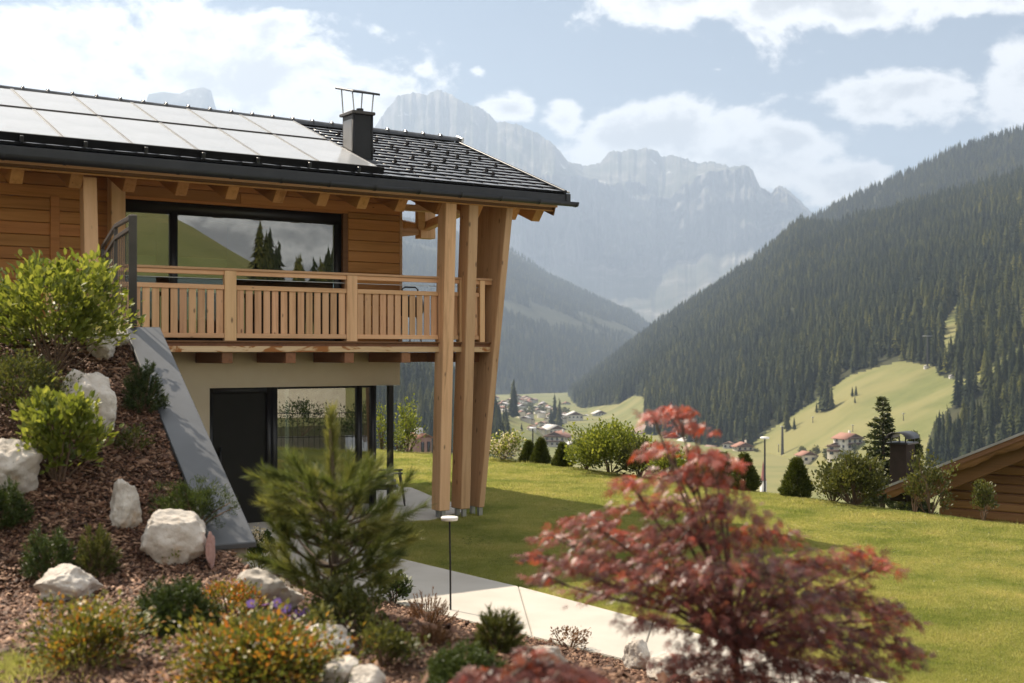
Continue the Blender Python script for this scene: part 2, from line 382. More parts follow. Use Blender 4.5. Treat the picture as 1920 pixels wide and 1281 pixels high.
def zground(X, Y):
    X = np.asarray(X, float); Y = np.asarray(Y, float)
    d = edge_d(X, Y)
    z = GZ - .7*np.log1p(np.exp(np.clip((d-.7)*5, -30, 30)))/5
    z = z + .03*np.sin(X*.9+1)*np.cos(Y*.7)*smooth(0, 3, -d)
    dp = path_d(X, Y); w, q = wall_wq(X, Y)
    bed = -.10+.07*np.clip(dp, 0, 2)+.97*smooth(1.9, 3.7, dp)
    bed = bed-.20*np.exp(-((X+2.28)**2+(Y-8.98)**2)/.16)
    z = np.where(dp > 0, np.maximum(z, bed), z)
    bank = np.where(w < 0, 2.88+.06*np.clip(-w, 0, 2), 2.88-.515*w)
    k = 8.; bank = np.log(np.exp(k*(bank-3))+np.exp(k*(.97-3)))/k+3
    bank = bank + .05*np.sin(X*2.1)*np.sin(Y*1.7+.5)
    return np.where(q > -.15, np.maximum(z, bank), z)
def ground_at(px, py, z_off=0.):
    """world point where the sight line of a photo pixel meets the near terrain"""
    a, c = (px-CX)/F, (HZ-py)/F
    t = np.linspace(3., 45., 8000)
    h = zground(a*t, t)+z_off-(CZ+c*t)
    k = (h > 0) & (t < 41)
    i = int(np.argmax(k)) if k.any() else int(np.argmax(np.where(t < 41, h, -99)))
    return Vector((a*t[i], t[i], float(zground(a*t[i], t[i]))))
def pix(P):
    P = np.asarray(P, float); return CX+F*P[..., 0]/P[..., 1], HZ-F*(P[..., 2]-CZ)/P[..., 1]

def grid_mesh(name, xs, ys, zf, mask, mat_):
    X, Y = np.meshgrid(xs, ys, indexing='ij'); Z = zf(X, Y)
    nx, ny = X.shape
    idx = np.arange(nx*ny).reshape(nx, ny)
    q = np.stack([idx[:-1, :-1], idx[1:, :-1], idx[1:, 1:], idx[:-1, 1:]], -1)
    cx = .25*(X[:-1, :-1]+X[1:, :-1]+X[1:, 1:]+X[:-1, 1:]); cy = .25*(Y[:-1, :-1]+Y[1:, :-1]+Y[1:, 1:]+Y[:-1, 1:])
    q = q[mask(cx, cy)]
    used = np.unique(q); re = np.full(nx*ny, -1); re[used] = np.arange(len(used))
    V = np.stack([X.ravel(), Y.ravel(), Z.ravel()], 1)[used]
    return np_mesh(name, V, re[q], mat_, shade=True)

lawn = link('lawn', grid_mesh('lawn', np.arange(-16, 18, .25), np.arange(-6, 50, .25), zground,
            lambda x, y: (path_d(x, y) < .35) & (wall_wq(x, y)[1] < .3) | (path_d(x, y) < -2), LAWN_M), kind='structure')
bed = link('garden_bed', grid_mesh('garden_bed', np.arange(-12, 8, .1), np.arange(-3, 20, .1), zground,
           lambda x, y: ((path_d(x, y) > .05) & (wall_wq(x, y)[0] > -8)) | ((wall_wq(x, y)[1] > -.15) & (w2uv(x, y)[1] < 1.0)), SOIL_M), kind='structure')
#PART2
# ------------------------------------------------------------------ far land: hills and mountains at their own distances
def interp(poly, px):
    P = np.array(poly, float); return np.interp(px, P[:, 0], P[:, 1]), np.interp(px, P[:, 0], P[:, 2])
def vnoise(x, y, seed, oc=4):
    """cheap smooth value noise (numpy)"""
    r = np.random.default_rng(seed); tab = r.random((64, 64)); tot = 0; amp = 1.; s = 0.
    for o in range(oc):
        xi, yi = np.floor(x).astype(int), np.floor(y).astype(int); fx, fy = x-xi, y-yi
        fx = fx*fx*(3-2*fx); fy = fy*fy*(3-2*fy)
        g = lambda a, c: tab[a % 64, c % 64]
        v = (g(xi, yi)*(1-fx)+g(xi+1, yi)*fx)*(1-fy)+(g(xi, yi+1)*(1-fx)+g(xi+1, yi+1)*fx)*fy
        tot = tot+amp*(v-.5); s += amp; amp *= .5; x, y = x*2.03+7.1, y*2.03+3.7
    return tot/s*2

class Sheet:
    def __init__(s, top, bot, pw=1.0, amp=6., nsc=150., seed=1): s.top, s.bot, s.pw, s.amp, s.nsc, s.seed = top, bot, pw, amp, nsc, seed
    def at(s, px, t):
        yt, Zt = interp(s.top, px); yb, Zb = interp(s.bot, px)
        zt = CZ+(HZ-yt)/F*Zt; zb = CZ+(HZ-yb)/F*Zb
        tt = np.minimum(t, 1.0)
        Z = Zb+(Zt-Zb)*t
        z = zb+(zt-zb)*(np.maximum(tt, 0)**s.pw+np.minimum(tt, 0)*3) - np.maximum(t-1, 0)*np.maximum((zt-zb)*1.1, 110)
        X = (px-CX)/F*Z
        z = z+s.amp*vnoise(X/s.nsc, Z/s.nsc, s.seed)*np.clip(.25+t, 0, 1)
        return np.stack([X, Z, z], -1)
    def build(s, name, mat_, x0, x1, nc, nr, mfun=None, **kw):
        px = np.linspace(x0, x1, nc); t = np.concatenate([np.linspace(-.06, 1, nr), [1.12, 1.4, 1.9]])
        A, B = np.meshgrid(px, t, indexing='ij'); V = s.at(A, B)
        n, m = A.shape; idx = np.arange(n*m).reshape(n, m)
        q = np.stack([idx[:-1, :-1], idx[1:, :-1], idx[1:, 1:], idx[:-1, 1:]], -1).reshape(-1, 4)
        V = V.reshape(-1, 3); mi = None
        if mfun is not None:
            c = V[q].mean(1); x, y = pix(c); mi = mfun(x, y).astype(int)
        return link(name, np_mesh(name, V, q, mat_, mi=mi, shade=True), **kw)
    def sample(s, n, x0, x1, r, tmin=0., tmax=1.04):
        px = r.uniform(x0, x1, n*6); t = r.uniform(tmin, tmax, n*6)
        yt, Zt = interp(s.top, px); yb, Zb = interp(s.bot, px); Z = Zb+(Zt-Zb)*t
        w = Z*np.abs(Zt-Zb); keep = r.random(n*6) < w/w.max()
        P = s.at(px[keep], t[keep]); return P[:n]

def inpoly(x, y, poly):
    res = np.zeros(np.shape(x), bool); P = poly; j = len(P)-1
    for i in range(len(P)):
        xi, yi = P[i]; xj, yj = P[j]
        c = ((yi > y) != (yj > y)) & (x < (xj-xi)*(y-yi)/((yj-yi) or 1e-9)+xi)
        res ^= c; j = i
    return res

VALLEY_Z = lambda Z: -44-.0137*Z
vx = np.linspace(-1500, 3400, 120); vz = np.concatenate([np.linspace(60, 600, 24), np.linspace(640, 5200, 70)])
A, B = np.meshgrid(vx, vz, indexing='ij')
vv = np.stack([(A-CX)/F*B, B, VALLEY_Z(B)+3*vnoise((A-CX)/F*B/120, B/120, 3)], -1)
idx = np.arange(A.size).reshape(A.shape)
link('valley_floor', np_mesh('valley_floor', vv.reshape(-1, 3), np.stack([idx[:-1, :-1], idx[1:, :-1], idx[1:, 1:], idx[:-1, 1:]], -1).reshape(-1, 4), MEADOW_M, shade=True), kind='structure')

RH = Sheet([(1030,760,2300),(1064,742,2300),(1142,690,2200),(1234,617,2100),(1326,553,2000),(1418,495,1900),(1500,424,1850),(1560,436,1700),(1620,414,1600),(1662,404,1550),(1778,367,1500),(1920,333,1450),(2700,240,1300)],
           [(1030,775,1900),(1064,770,1500),(1110,795,1150),(1210,832,860),(1400,868,680),(1600,895,540),(1920,930,430),(2700,980,380)], .95, 9., 190., 5)
BH = Sheet([(1340,560,2700),(1418,500,2600),(1511,420,2500),(1580,381,2450),(1649,350,2400),(1718,320,2350),(1787,283,2300),(1889,250,2250),(1920,243,2250),(2700,110,2200)],
           [(1340,600,2200),(1500,520,2000),(1700,470,1750),(2700,380,1600)], 1., 8., 200., 8)
LH = Sheet([(-900,150,4700),(300,300,4700),(700,395,4600),(820,425,4500),(960,463,4500),(1033,517,4500),(1100,551,4450),(1180,591,4400),(1215,617,4400),(1300,668,4300)],
           [(-900,745,1700),(500,742,1900),(1070,738,2400),(1300,738,2500)], .9, 26., 330., 11)
NL = Sheet([(-900,420,1100),(500,590,1000),(700,668,980),(830,728,920),(925,768,880),(1000,797,850),(1030,830,830),(1060,862,820)],
           [(-900,900,420),(500,905,470),(1060,885,560)], .9, 5., 110., 14)
M_LEFT = [(1015,880),(1015,738),(1066,740),(1085,768),(1120,762),(1160,758),(1188,742),(1207,745),(1215,772),(1206,806),(1192,826),(1290,880),(1030,880)]
M_RIGHT = [(1300,880),(1350,850),(1404,838),(1430,815),(1475,786),(1525,752),(1590,706),(1640,690),(1690,677),(1752,686),(1762,706),(1800,712),(1822,706),(1850,695),(1868,676),(1950,630),(1950,655),(1885,690),(1838,716),(1800,742),(1783,764),(1752,790),(1738,838),(1735,880),(1700,960),(1300,960)]
CLEAR = [(1768,640),(1772,600),(1800,560),(1806,572),(1795,610),(1792,650),(1780,690),(1766,688)]
def meadow(x, y): return inpoly(x, y, M_LEFT) | inpoly(x, y, M_RIGHT)
HUMP = [(925,770),(1000,797),(1062,862),(1062,890),(948,890),(958,838),(938,800),(915,782)]
RH.build('hillside_right', [FLOOR_M, MEADOW_M], 1030, 2700, 760, 230, lambda x, y: meadow(x, y) | inpoly(x, y, CLEAR), kind='structure')
BH.build('hillside_ridge', FLOOR_M, 1340, 2700, 160, 40, kind='structure')
LH.build('hillside_far', FLOOR_M, -900, 1300, 220, 60, kind='structure')
NL.build('hillside_near', [FLOOR_M, MEADOW_M], -900, 1060, 260, 60, lambda x, y: inpoly(x, y, HUMP), kind='structure')

# the rock mountains at the head of the valley
SKYL = [(-700,260),(-200,200),(120,215),(262,235),(270,178),(300,172),(345,176),(352,168),(380,163),(402,172),(410,222),(470,238),(560,244),(700,242),(728,200),(748,178),(775,174),(800,177),(818,169),(840,174),(868,192),(902,202),(930,226),(985,238),(1012,252),(1040,272),(1056,292),(1066,304),(1100,311),(1126,303),(1138,290),(1150,284),(1165,286),(1178,279),(1196,281),(1212,276),(1232,284),(1242,294),(1262,290),(1282,295),(1300,304),(1340,305),(1372,313),(1400,309),(1412,320),(1425,352),(1445,360),(1462,348),(1474,352),(1483,362),(1500,374),(1512,388),(1530,410),(1560,470),(1700,560),(2100,600)]
CLIFF = [(-700,330),(200,300),(600,330),(900,300),(1000,330),(1080,330),(1140,345),(1200,352),(1260,366),(1300,340),(1330,322),(1372,317),(1402,313),(1425,356),(1462,353),(1512,392),(1560,472),(2100,602)]
TALUS = [(-700,520),(700,500),(850,510),(1000,520),(1080,500),(1150,500),(1240,505),(1330,480),(1420,470),(1500,450),(1560,500),(2100,610)]
mx = np.concatenate([np.linspace(-700, 600, 90), np.linspace(602, 1560, 640), np.linspace(1565, 2100, 30)])
ti = lambda poly, x: np.interp(x, [p[0] for p in poly], [p[1] for p in poly])
sk = ti(SKYL, mx)+3.6*vnoise(mx/8., mx*0, 21, 4)*(mx > 720)+1.8*vnoise(mx/3., mx*0, 22, 2)
cl = np.maximum(ti(CLIFF, mx)+6*vnoise(mx/16., mx*0, 23), sk+2); ta = np.maximum(ti(TALUS, mx)+14*vnoise(mx/26., mx*0, 24, 3), cl+25)
rows = []
def mrow(y, Z): rows.append((y, Z+0*mx))
Zface = 7300+130*np.abs(vnoise(mx/22., mx*0, 25, 3))+150*np.abs(vnoise(mx/60., mx*0, 26, 2))+700*smooth(1040, 1110, mx)-200*smooth(1240, 1460, mx)
for k in range(9): f = k/8; mrow(655+(ta-655)*f, 5200+(Zface-220-5200)*f)
for k in range(1, 27):
    f = k/26
    jag = 22*vnoise(mx/7., 0*mx+f*5., 31, 3)+130*np.abs(vnoise(mx/19., 0*mx+f*2.2, 32, 3))+210*vnoise(mx/48., 0*mx+f*6., 36, 4)
    mrow(ta+(cl-ta)*f, Zface-220+260*f+jag)
for k in range(1, 13):
    f = k/12; mrow(cl+(sk-cl)*f, Zface+60+700*f+60*vnoise(mx/12., 0*mx+f*4, 33, 3)*(f < .95))
mrow(sk+10, Zface+1100); mrow(sk+60, Zface+1700)
V = np.stack([np.stack([(mx-CX)/F*Z, Z, CZ+(HZ-y)/F*Z], -1) for y, Z in rows], 1)
idx = np.arange(V.shape[0]*V.shape[1]).reshape(V.shape[:2])
def mat_mountain():
    m, nb = new_mat('dolomite_rock')
    g = nb.n('ShaderNodeNewGeometry'); pos = nb.n('ShaderNodeTexCoord').outputs['Object']
    nz = nb.n('ShaderNodeSeparateXYZ', {0: g.outputs['Normal']}).outputs[2]
    st = nb.n('ShaderNodeTexNoise', {'Vector': nb.n('ShaderNodeMapping', {'Vector': pos, 'Scale': (1, 1, .35)}).outputs[0], 'Scale': .012, 'Detail': 6., 'Roughness': .65}).outputs[0]
    c = nb.ramp(st, [(.32, (.05, .05, .05)), (.5, (.13, .125, .12)), (.68, (.26, .24, .22))])
    sc = nb.n('ShaderNodeTexNoise', {'Vector': pos, 'Scale': .0045, 'Detail': 7., 'Roughness': .65, 'Distortion': .6}).outputs[0]
    talus = nb.ramp(sc, [(.40, (.05, .058, .035)), (.55, (.11, .105, .08)), (.70, (.28, .26, .225))])
    c = nb.mix(nb.map(nz, .42, .70), c, talus)
    pz = nb.n('ShaderNodeSeparateXYZ', {0: pos}).outputs[2]
    led = nb.n('ShaderNodeTexNoise', {'Vector': nb.n('ShaderNodeMapping', {'Vector': pos, 'Scale': (.8, .8, 2.0)}).outputs[0], 'Scale': .006, 'Detail': 6., 'Roughness': .7}).outputs[0]
    snow = nb.m('MULTIPLY', nb.map(led, .60, .70, 0, .55), nb.m('MULTIPLY', nb.map(nz, .15, .35), nb.map(pz, 850, 960)))
    c = nb.mix(snow, c, (.80, .78, .74))
    out(nb, principled(nb, c, .95, 0, .1)); return m
link('mountain', np_mesh('mountain', V.reshape(-1, 3), np.stack([idx[:-1, :-1], idx[1:, :-1], idx[1:, 1:], idx[:-1, 1:]], -1).reshape(-1, 4), mat_mountain(), shade=True), kind='structure')

# meadow hill behind the viewer (seen mirrored in the windows)
hx = np.linspace(-260, 420, 110); hy = np.linspace(-420, -1, 80)
def zhill(X, Y):
    d = np.hypot(X, Y); dw = np.hypot(X+2.5, Y-19.7); ang = np.degrees(np.arctan2(X+2.5, 19.7-Y)); k = np.clip(.245-.018*(ang-52.5), .14, .27)
    return zground(np.clip(X, -8, 9), np.clip(Y, -2, 6))*np.exp(-d/14)-.95*smooth(6, 42, d)-3.*smooth(50, 82, dw)+k*np.clip(dw-100, 0, 125)+1.2*np.sin(X*.03)*np.cos(Y*.021)*smooth(100, 140, dw)
link('hillside_behind', grid_mesh('hillside_behind', hx, hy, lambda x, y: zhill(x, y)-.25, lambda x, y: np.ones_like(x, bool), MEADOW_M), kind='structure')

# ------------------------------------------------------------------ geometry-node scatter (for what nobody could count)
def proto_collection(name, meshes):
    c = bpy.data.collections.new(name)
    for i, m in enumerate(meshes):
        o = bpy.data.objects.new(name+'_piece', m); c.objects.link(o)
    return c
def gn_scatter(name, P, rot, scl, ncoll, coll, **kw):
    me = bpy.data.meshes.new(name); n = len(P); me.vertices.add(n)
    me.vertices.foreach_set('co', np.asarray(P, np.float32).ravel())
    a = me.attributes.new('rot', 'FLOAT_VECTOR', 'POINT'); a.data.foreach_set('vector', np.asarray(rot, np.float32).ravel())
    a = me.attributes.new('scl', 'FLOAT_VECTOR', 'POINT'); a.data.foreach_set('vector', np.asarray(scl, np.float32).ravel())
    a = me.attributes.new('pick', 'INT', 'POINT'); a.data.foreach_set('value', rng.integers(0, ncoll, n).astype(np.int32))
    o = link(name, me, **kw)
    g = bpy.data.node_groups.new(name+'_nodes', 'GeometryNodeTree')
    g.interface.new_socket('Geometry', in_out='INPUT', socket_type='NodeSocketGeometry')
    g.interface.new_socket('Geometry', in_out='OUTPUT', socket_type='NodeSocketGeometry')
    nb = NB(g)
    gi = g.nodes.new('NodeGroupInput'); go = g.nodes.new('NodeGroupOutput')
    ci = nb.n('GeometryNodeCollectionInfo', {'Collection': coll, 'Separate Children': True, 'Reset Children': True})
    def attr(nm, ty):
        nd = g.nodes.new('GeometryNodeInputNamedAttribute'); nd.data_type = ty; nd.inputs[0].default_value = nm
        return next(s for s in nd.outputs if s.enabled and s.name == 'Attribute')
    e2r = nb.n('FunctionNodeEulerToRotation', {0: attr('rot', 'FLOAT_VECTOR')})
    iop = nb.n('GeometryNodeInstanceOnPoints', {'Points': gi.outputs[0], 'Instance': ci.outputs[0], 'Pick Instance': True,
               'Instance Index': attr('pick', 'INT'), 'Rotation': e2r.outputs[0], 'Scale': attr('scl', 'FLOAT_VECTOR')})
    g.links.new(iop.outputs[0], go.inputs[0])
    md = o.modifiers.new('scatter', 'NODES'); md.node_group = g
    return o

# forest trees
m, nb = new_mat('forest_needles')
tt = nb.n('ShaderNodeAttribute', attribute_name='tint').outputs['Fac']; rr = nb.n('ShaderNodeObjectInfo').outputs['Random']
c = nb.ramp(tt, [(0, (.014, .020, .010)), (.5, (.036, .045, .018)), (1, (.105, .108, .04))])
c = nb.mix(1.0, c, nb.ramp(rr, [(0, (.40, .50, .5)), (.55, (.85, .85, .75)), (.9, (1.6, 1.4, .85)), (1, (2.4, 2.0, 1.1))]), 'MULTIPLY')
fl_ = nb.n('ShaderNodeTexNoise', {'Vector': nb.n('ShaderNodeObjectInfo').outputs['Location'], 'Scale': .010, 'Detail': 4., 'Roughness': .6}).outputs[0]
c = nb.mix(1.0, c, nb.ramp(fl_, [(.35, (.62, .7, .75)), (.5, (1, 1, 1)), (.65, (1.4, 1.3, .95))]), 'MULTIPLY')
out(nb, nb.n('ShaderNodeMixShader', {0: .15, 1: principled(nb, c, .9, 0, .1), 2: nb.n('ShaderNodeBsdfTranslucent', {0: c}).outputs[0]}).outputs[0])
FOREST_M = m
TRUNK_M = mat_plain('dark_trunk', (.05, .035, .025), (.09, .065, .05), 3, rough=.95)
def spruce_mesh(seed, tiers=12, npt=10, slim=1.0):
    r = np.random.default_rng(seed); V, Fc, T = [], [], []
    for k in range(tiers):
        f = k/(tiers-1); z0 = .06+.86*f**.92; rad = (.155*(1-f)**.85+.012)*slim*r.uniform(.82, 1.15)
        base = len(V); ox, oy = r.normal(0, .006, 2)
        V.append((ox, oy, z0+.13*(1-.55*f))); T.append(.25)
        for j in range(npt):
            a = 2*math.pi*(j+r.uniform(-.3, .3))/npt+k; rr_ = rad*(1 if j % 2 else .55)*r.uniform(.75, 1.2)
            V.append((ox+rr_*math.cos(a), oy+rr_*math.sin(a), z0-.035*r.uniform(.3, 1.5)*(1 if j % 2 else .1))); T.append(r.uniform(.55, 1.) if j % 2 else .1)
        Fc += [(base, base+1+j, base+1+(j+1) % npt) for j in range(npt)]
    nF = len(Fc); b0 = len(V)
    V += [(.012, 0, -.03), (-.006, .01, -.03), (-.006, -.01, -.03), (0, 0, .3)]; T += [0]*4
    Fc += [(b0, b0+1, b0+3), (b0+1, b0+2, b0+3), (b0+2, b0, b0+3)]
    return np_mesh('spruce_tree', V, np.array(Fc), [FOREST_M, TRUNK_M], T, [0]*nF+[1]*3)
SPR = [spruce_mesh(40+i, 11+i % 3, 10, .85+.1*(i % 4)) for i in range(7)]
SPR_FINE = [spruce_mesh(60+i, 19, 16, .9+.08*i) for i in range(4)]
forest_coll = proto_collection('forest_spruce', SPR)
fr = np.random.default_rng(11)
def forest_points(sheet, n, x0, x1, ok, hmin, hmax, dens_sc=None, thin=.0):
    P = sheet.sample(n, x0, x1, fr); x, y = pix(P); k = ok(x, y)
    if dens_sc: k &= vnoise(P[:, 0]/dens_sc, P[:, 1]/dens_sc, 77, 3) > thin
    P = P[k]; H = fr.uniform(hmin, hmax, len(P))*(1+.25*vnoise(P[:, 0]/90, P[:, 1]/90, 5, 2)); return P, H
groups = []
def clear_view(P, H): x, y = pix(P); return ~meadow(x, y-.75*H*F/P[:, 1]) | (y < 640)
P, H = forest_points(RH, 27000, 1030, 2150, lambda x, y: ~meadow(x, y) & ~inpoly(x, y, CLEAR), 8, 22)
k = clear_view(P, H); P, H = P[k], H[k]; groups.append(['forest on the right-hand hillside', P, H])
P2, H2 = forest_points(BH, 9000, 1345, 2150, lambda x, y: y > 200, 11, 20); groups.append(['ridge', P2, H2])
P3, H3 = forest_points(LH, 22000, 640, 1300, lambda x, y: y > 300, 13, 25, 260., -.28); groups.append(['far', P3, H3])
P4, H4 = forest_points(NL, 2600, 560, 1060, lambda x, y: ~inpoly(x, y, HUMP) & (x < 965), 14, 25, 90., -.35); groups.append(['near', P4, H4])
# the 300 that show largest become trees of their own
cand = []
for gi, (nm, P, H) in enumerate(groups):
    x, y = pix(P); s = H*F/P[:, 1]
    vis = (x > 700) & (x < 1925) & (y > 150) & (y < 890) & ((x > 975) | (gi == 3)) & ~((x > 1640) & (y > 930-(x-1640)*.4))
    if gi == 3: vis &= ((x > 728) & (x < 808) & (y > 690)) | (x > 925)
    for i in np.nonzero(vis)[0]: cand.append((s[i], gi, i))
cand.sort(reverse=True); big = cand[:278]
taken = [set() for _ in groups]
FL = {0: ('dark spruce in the dense forest on the right-hand hillside', 'spruces of the right-hand hillside'), 1: ('spruce on the high right-hand ridge', 'ridge spruces'),
      2: ('hazy spruce on the far valley slope', 'far slope spruces'), 3: ('spruce on the shaded slope seen beyond the timber posts', 'spruces beyond the posts')}
for k, (s, gi, i) in enumerate(big):
    taken[gi].add(i); P, H = groups[gi][1][i], groups[gi][2][i]
    o = link('spruce_tree', (SPR_FINE if s > 34 else SPR)[k % 4], loc=P, label=FL[gi][0], cat='tree', group=FL[gi][1])
    o.scale = (H*fr.uniform(.9, 1.1), H*fr.uniform(.9, 1.1), H); o.rotation_euler = (0, 0, fr.uniform(0, 6.28))
for gi, (nm, P, H) in enumerate(groups):
    k = np.array([i not in taken[gi] for i in range(len(P))]); P, H = P[k], H[k]; n = len(P)
    w = H*fr.uniform(.95, 1.45, n)
    gn_scatter('forest', P, np.stack([fr.normal(0, .03, n), fr.normal(0, .03, n), fr.uniform(0, 6.28, n)], 1), np.stack([w, w, H], 1), len(SPR), forest_coll,
               label=['dense dark conifer forest covering the right-hand hillside', 'conifer forest along the high right-hand ridge', 'hazy blue conifer forest on the far valley slope', 'shaded conifer forest on the slope beyond the posts'][gi], cat='forest', kind='stuff')
# lone trees on the meadows
def land_at(px, py):
    a, c_ = (px-CX)/F, (HZ-py)/F; best = None
    for sh in (RH, NL):
        lo, hi = sh.top[0][0], sh.top[-1][0]
        if not lo <= px <= hi: continue
        t = np.linspace(0, 1, 3000); Pp = sh.at(np.full(3000, float(px)), t); _, yy = pix(Pp)
        j = int(np.argmin(np.abs(yy-py)))
        if abs(yy[j]-py) < 1.5 and (best is None or Pp[j][1] < best[1]): best = Pp[j]
    if best is None:
        Z = -(CZ+44)/(c_+.0137) if c_+.0137 < -1e-4 else 2500.
        best = np.array((a*Z, Z, VALLEY_Z(Z)))
    return Vector(best)
LONE = [(1475,808,62,'tallest lone spruce on the edge of the sunny meadow'),(1489,806,26,'small spruce just beside the tallest lone meadow spruce'),(1541,772,52,'left spruce of the clump where the meadow meets the forest'),(1550,770,66,'tall middle spruce of the clump at the meadow edge'),(1559,768,48,'right spruce of the clump at the meadow edge'),
        (1531,774,22,'little spruce left of the meadow edge clump'),(1598,744,20,'first of three small spruces in a row on the meadow edge'),(1605,742,20,'middle of three small spruces in a row on the meadow edge'),(1603,756,14,'lowest of three small spruces on the meadow edge'),(1824,738,58,'dark lone spruce standing on the upper meadow'),(1850,734,80,'tallest dark spruce on the upper meadow'),(1884,716,62,'dark spruce high on the meadow by the frame edge'),
        (1040,800,66,'tall dark spruce pair in the village, left tree'),(1049,802,58,'tall dark spruce pair in the village, right tree'),(1033,802,40,'lower spruce at the foot of the village pair'),(978,808,16,'small lone tree on the green meadow hump'),(1312,792,24,'lone spruce on the valley meadow behind the maple top')]
for k, (px, py, hp, lb) in enumerate(LONE):
    Pq = land_at(px, py); H = hp/F*Pq.y
    o = link('spruce_tree', SPR_FINE[k % 4], loc=Pq, label=lb, cat='tree'); o.scale = (H*1.15, H*1.15, H); o.rotation_euler = (0, 0, k*1.3)
#PART3
# ------------------------------------------------------------------ the chalet
ABS = {}
CACHE = {}
def box_mesh(dx, dy, dz, mat_, bev=.0):
    key = (round(dx, 4), round(dy, 4), round(dz, 4), mat_.name, bev)
    if key in CACHE: return CACHE[key]
    bm = bmesh.new(); bmesh.ops.create_cube(bm, size=1.0); bmesh.ops.scale(bm, vec=(dx, dy, dz), verts=bm.verts)
    if bev: bmesh.ops.bevel(bm, geom=bm.edges[:]+bm.verts[:], offset=bev, segments=1, affect='EDGES')
    me = bpy.data.meshes.new('block'); bm.to_mesh(me); bm.free(); me.materials.append(mat_); CACHE[key] = me; return me
def place(name, me, parent, c, **kw):
    o = link(name, me, parent, **kw); pa = ABS.get(parent.name, (0, 0, 0)) if parent else (0, 0, 0)
    o.location = (c[0]-pa[0], c[1]-pa[1], c[2]-pa[2]); ABS[o.name] = c; return o
def hb(name, parent, u0, u1, v0, v1, z0, z1, mat_, bev=.0, **kw):
    return place(name, box_mesh(abs(u1-u0), abs(v1-v0), abs(z1-z0), mat_, bev), parent, ((u0+u1)/2, (v0+v1)/2, (z0+z1)/2), **kw)
def hexa(name, parent, pts, mat_, bev=0., **kw):
    """8 corners: bottom 4 then top 4, same order; any skewed block"""
    P = np.array(pts, float); c = P.mean(0); bm = bmesh.new()
    v = [bm.verts.new(p) for p in P-c]
    for f in ((3,2,1,0),(4,5,6,7),(0,1,5,4),(1,2,6,5),(2,3,7,6),(3,0,4,7)): bm.faces.new([v[i] for i in f])
    bmesh.ops.recalc_face_normals(bm, faces=bm.faces[:])
    if bev: bmesh.ops.bevel(bm, geom=bm.edges[:]+bm.verts[:], offset=bev, segments=1, affect='EDGES')
    me = bpy.data.meshes.new(name); bm.to_mesh(me); bm.free(); me.materials.append(mat_)
    return place(name, me, parent, tuple(c), **kw)
def multi(name, parent, blocks, mat_, **kw):
    """several boxes that are one part"""
    V, Q = [], []
    for (u0, u1, v0, v1, z0, z1) in blocks:
        i = len(V); V += [(u0,v0,z0),(u1,v0,z0),(u1,v1,z0),(u0,v1,z0),(u0,v0,z1),(u1,v0,z1),(u1,v1,z1),(u0,v1,z1)]
        Q += [(i+3,i+2,i+1,i),(i+4,i+5,i+6,i+7),(i,i+1,i+5,i+4),(i+1,i+2,i+6,i+5),(i+2,i+3,i+7,i+6),(i+3,i,i+4,i+7)]
    V = np.array(V, float); c = V.mean(0)
    return place(name, np_mesh(name, V-c, np.array(Q), mat_), parent, tuple(c), **kw)

hx0, hy0 = uv2w(0, 0)
H = empty('chalet', (hx0, hy0, 0), TH, label='two storey timber chalet with solar panel roof, wooden balcony and cream plaster ground floor', cat='house')
ABS[H.name] = (0, 0, 0)
UL = -12.5                                             # left end, outside the picture
VW = 1.15                                              # wall plane
PIT = math.atan2(1.372, 3.6); cp, sp = math.cos(PIT), math.sin(PIT)
V0, Z0 = -.6, 5.387                                    # eave edge of the roof surface
UR, VR = 2.16, 3.0
def rp(u, s, h=0.):                                    # point on the roof slope, s up the slope, h off the surface
    return (u, V0+s*cp-h*sp, Z0+s*sp+h*cp)
def slab(name, parent, u0, u1, s0, s1, h0, h1, mat_, bev=0., h0b=None, h1b=None, **kw):
    h0b = h0 if h0b is None else h0b; h1b = h1 if h1b is None else h1b
    return hexa(name, parent, [rp(u0,s0,h0), rp(u1,s0,h0), rp(u1,s1,h0b), rp(u0,s1,h0b), rp(u0,s0,h1), rp(u1,s0,h1), rp(u1,s1,h1b), rp(u0,s1,h1b)], mat_, bev, **kw)
SL = 3.855
roof = slab('roof', H, UL, UR-.06, .03, SL, -.16, -.055, ROOF_M)
back = hexa('roof_slope', roof, [(UL,VR,6.63),(UR-.06,VR,6.63),(UR-.06,9.2,4.3),(UL,9.2,4.3),(UL,VR,6.74),(UR-.06,VR,6.74),(UR-.06,9.2,4.41),(UL,9.2,4.41)], ROOF_M)
slab('soffit', roof, UL, UR-.10, .13, SL, -.372, -.347, WOOD_RAFT)
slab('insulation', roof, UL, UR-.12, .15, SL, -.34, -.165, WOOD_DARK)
hb('eave_board', roof, UL, UR-.10, V0+.115, V0+.14, Z0-.245, Z0-.13, WOOD_RAIL, .004)
slab('barge_board', roof, UR-.10, UR-.065, .12, SL, -.44, -.165, WOOD_DARK, .004)
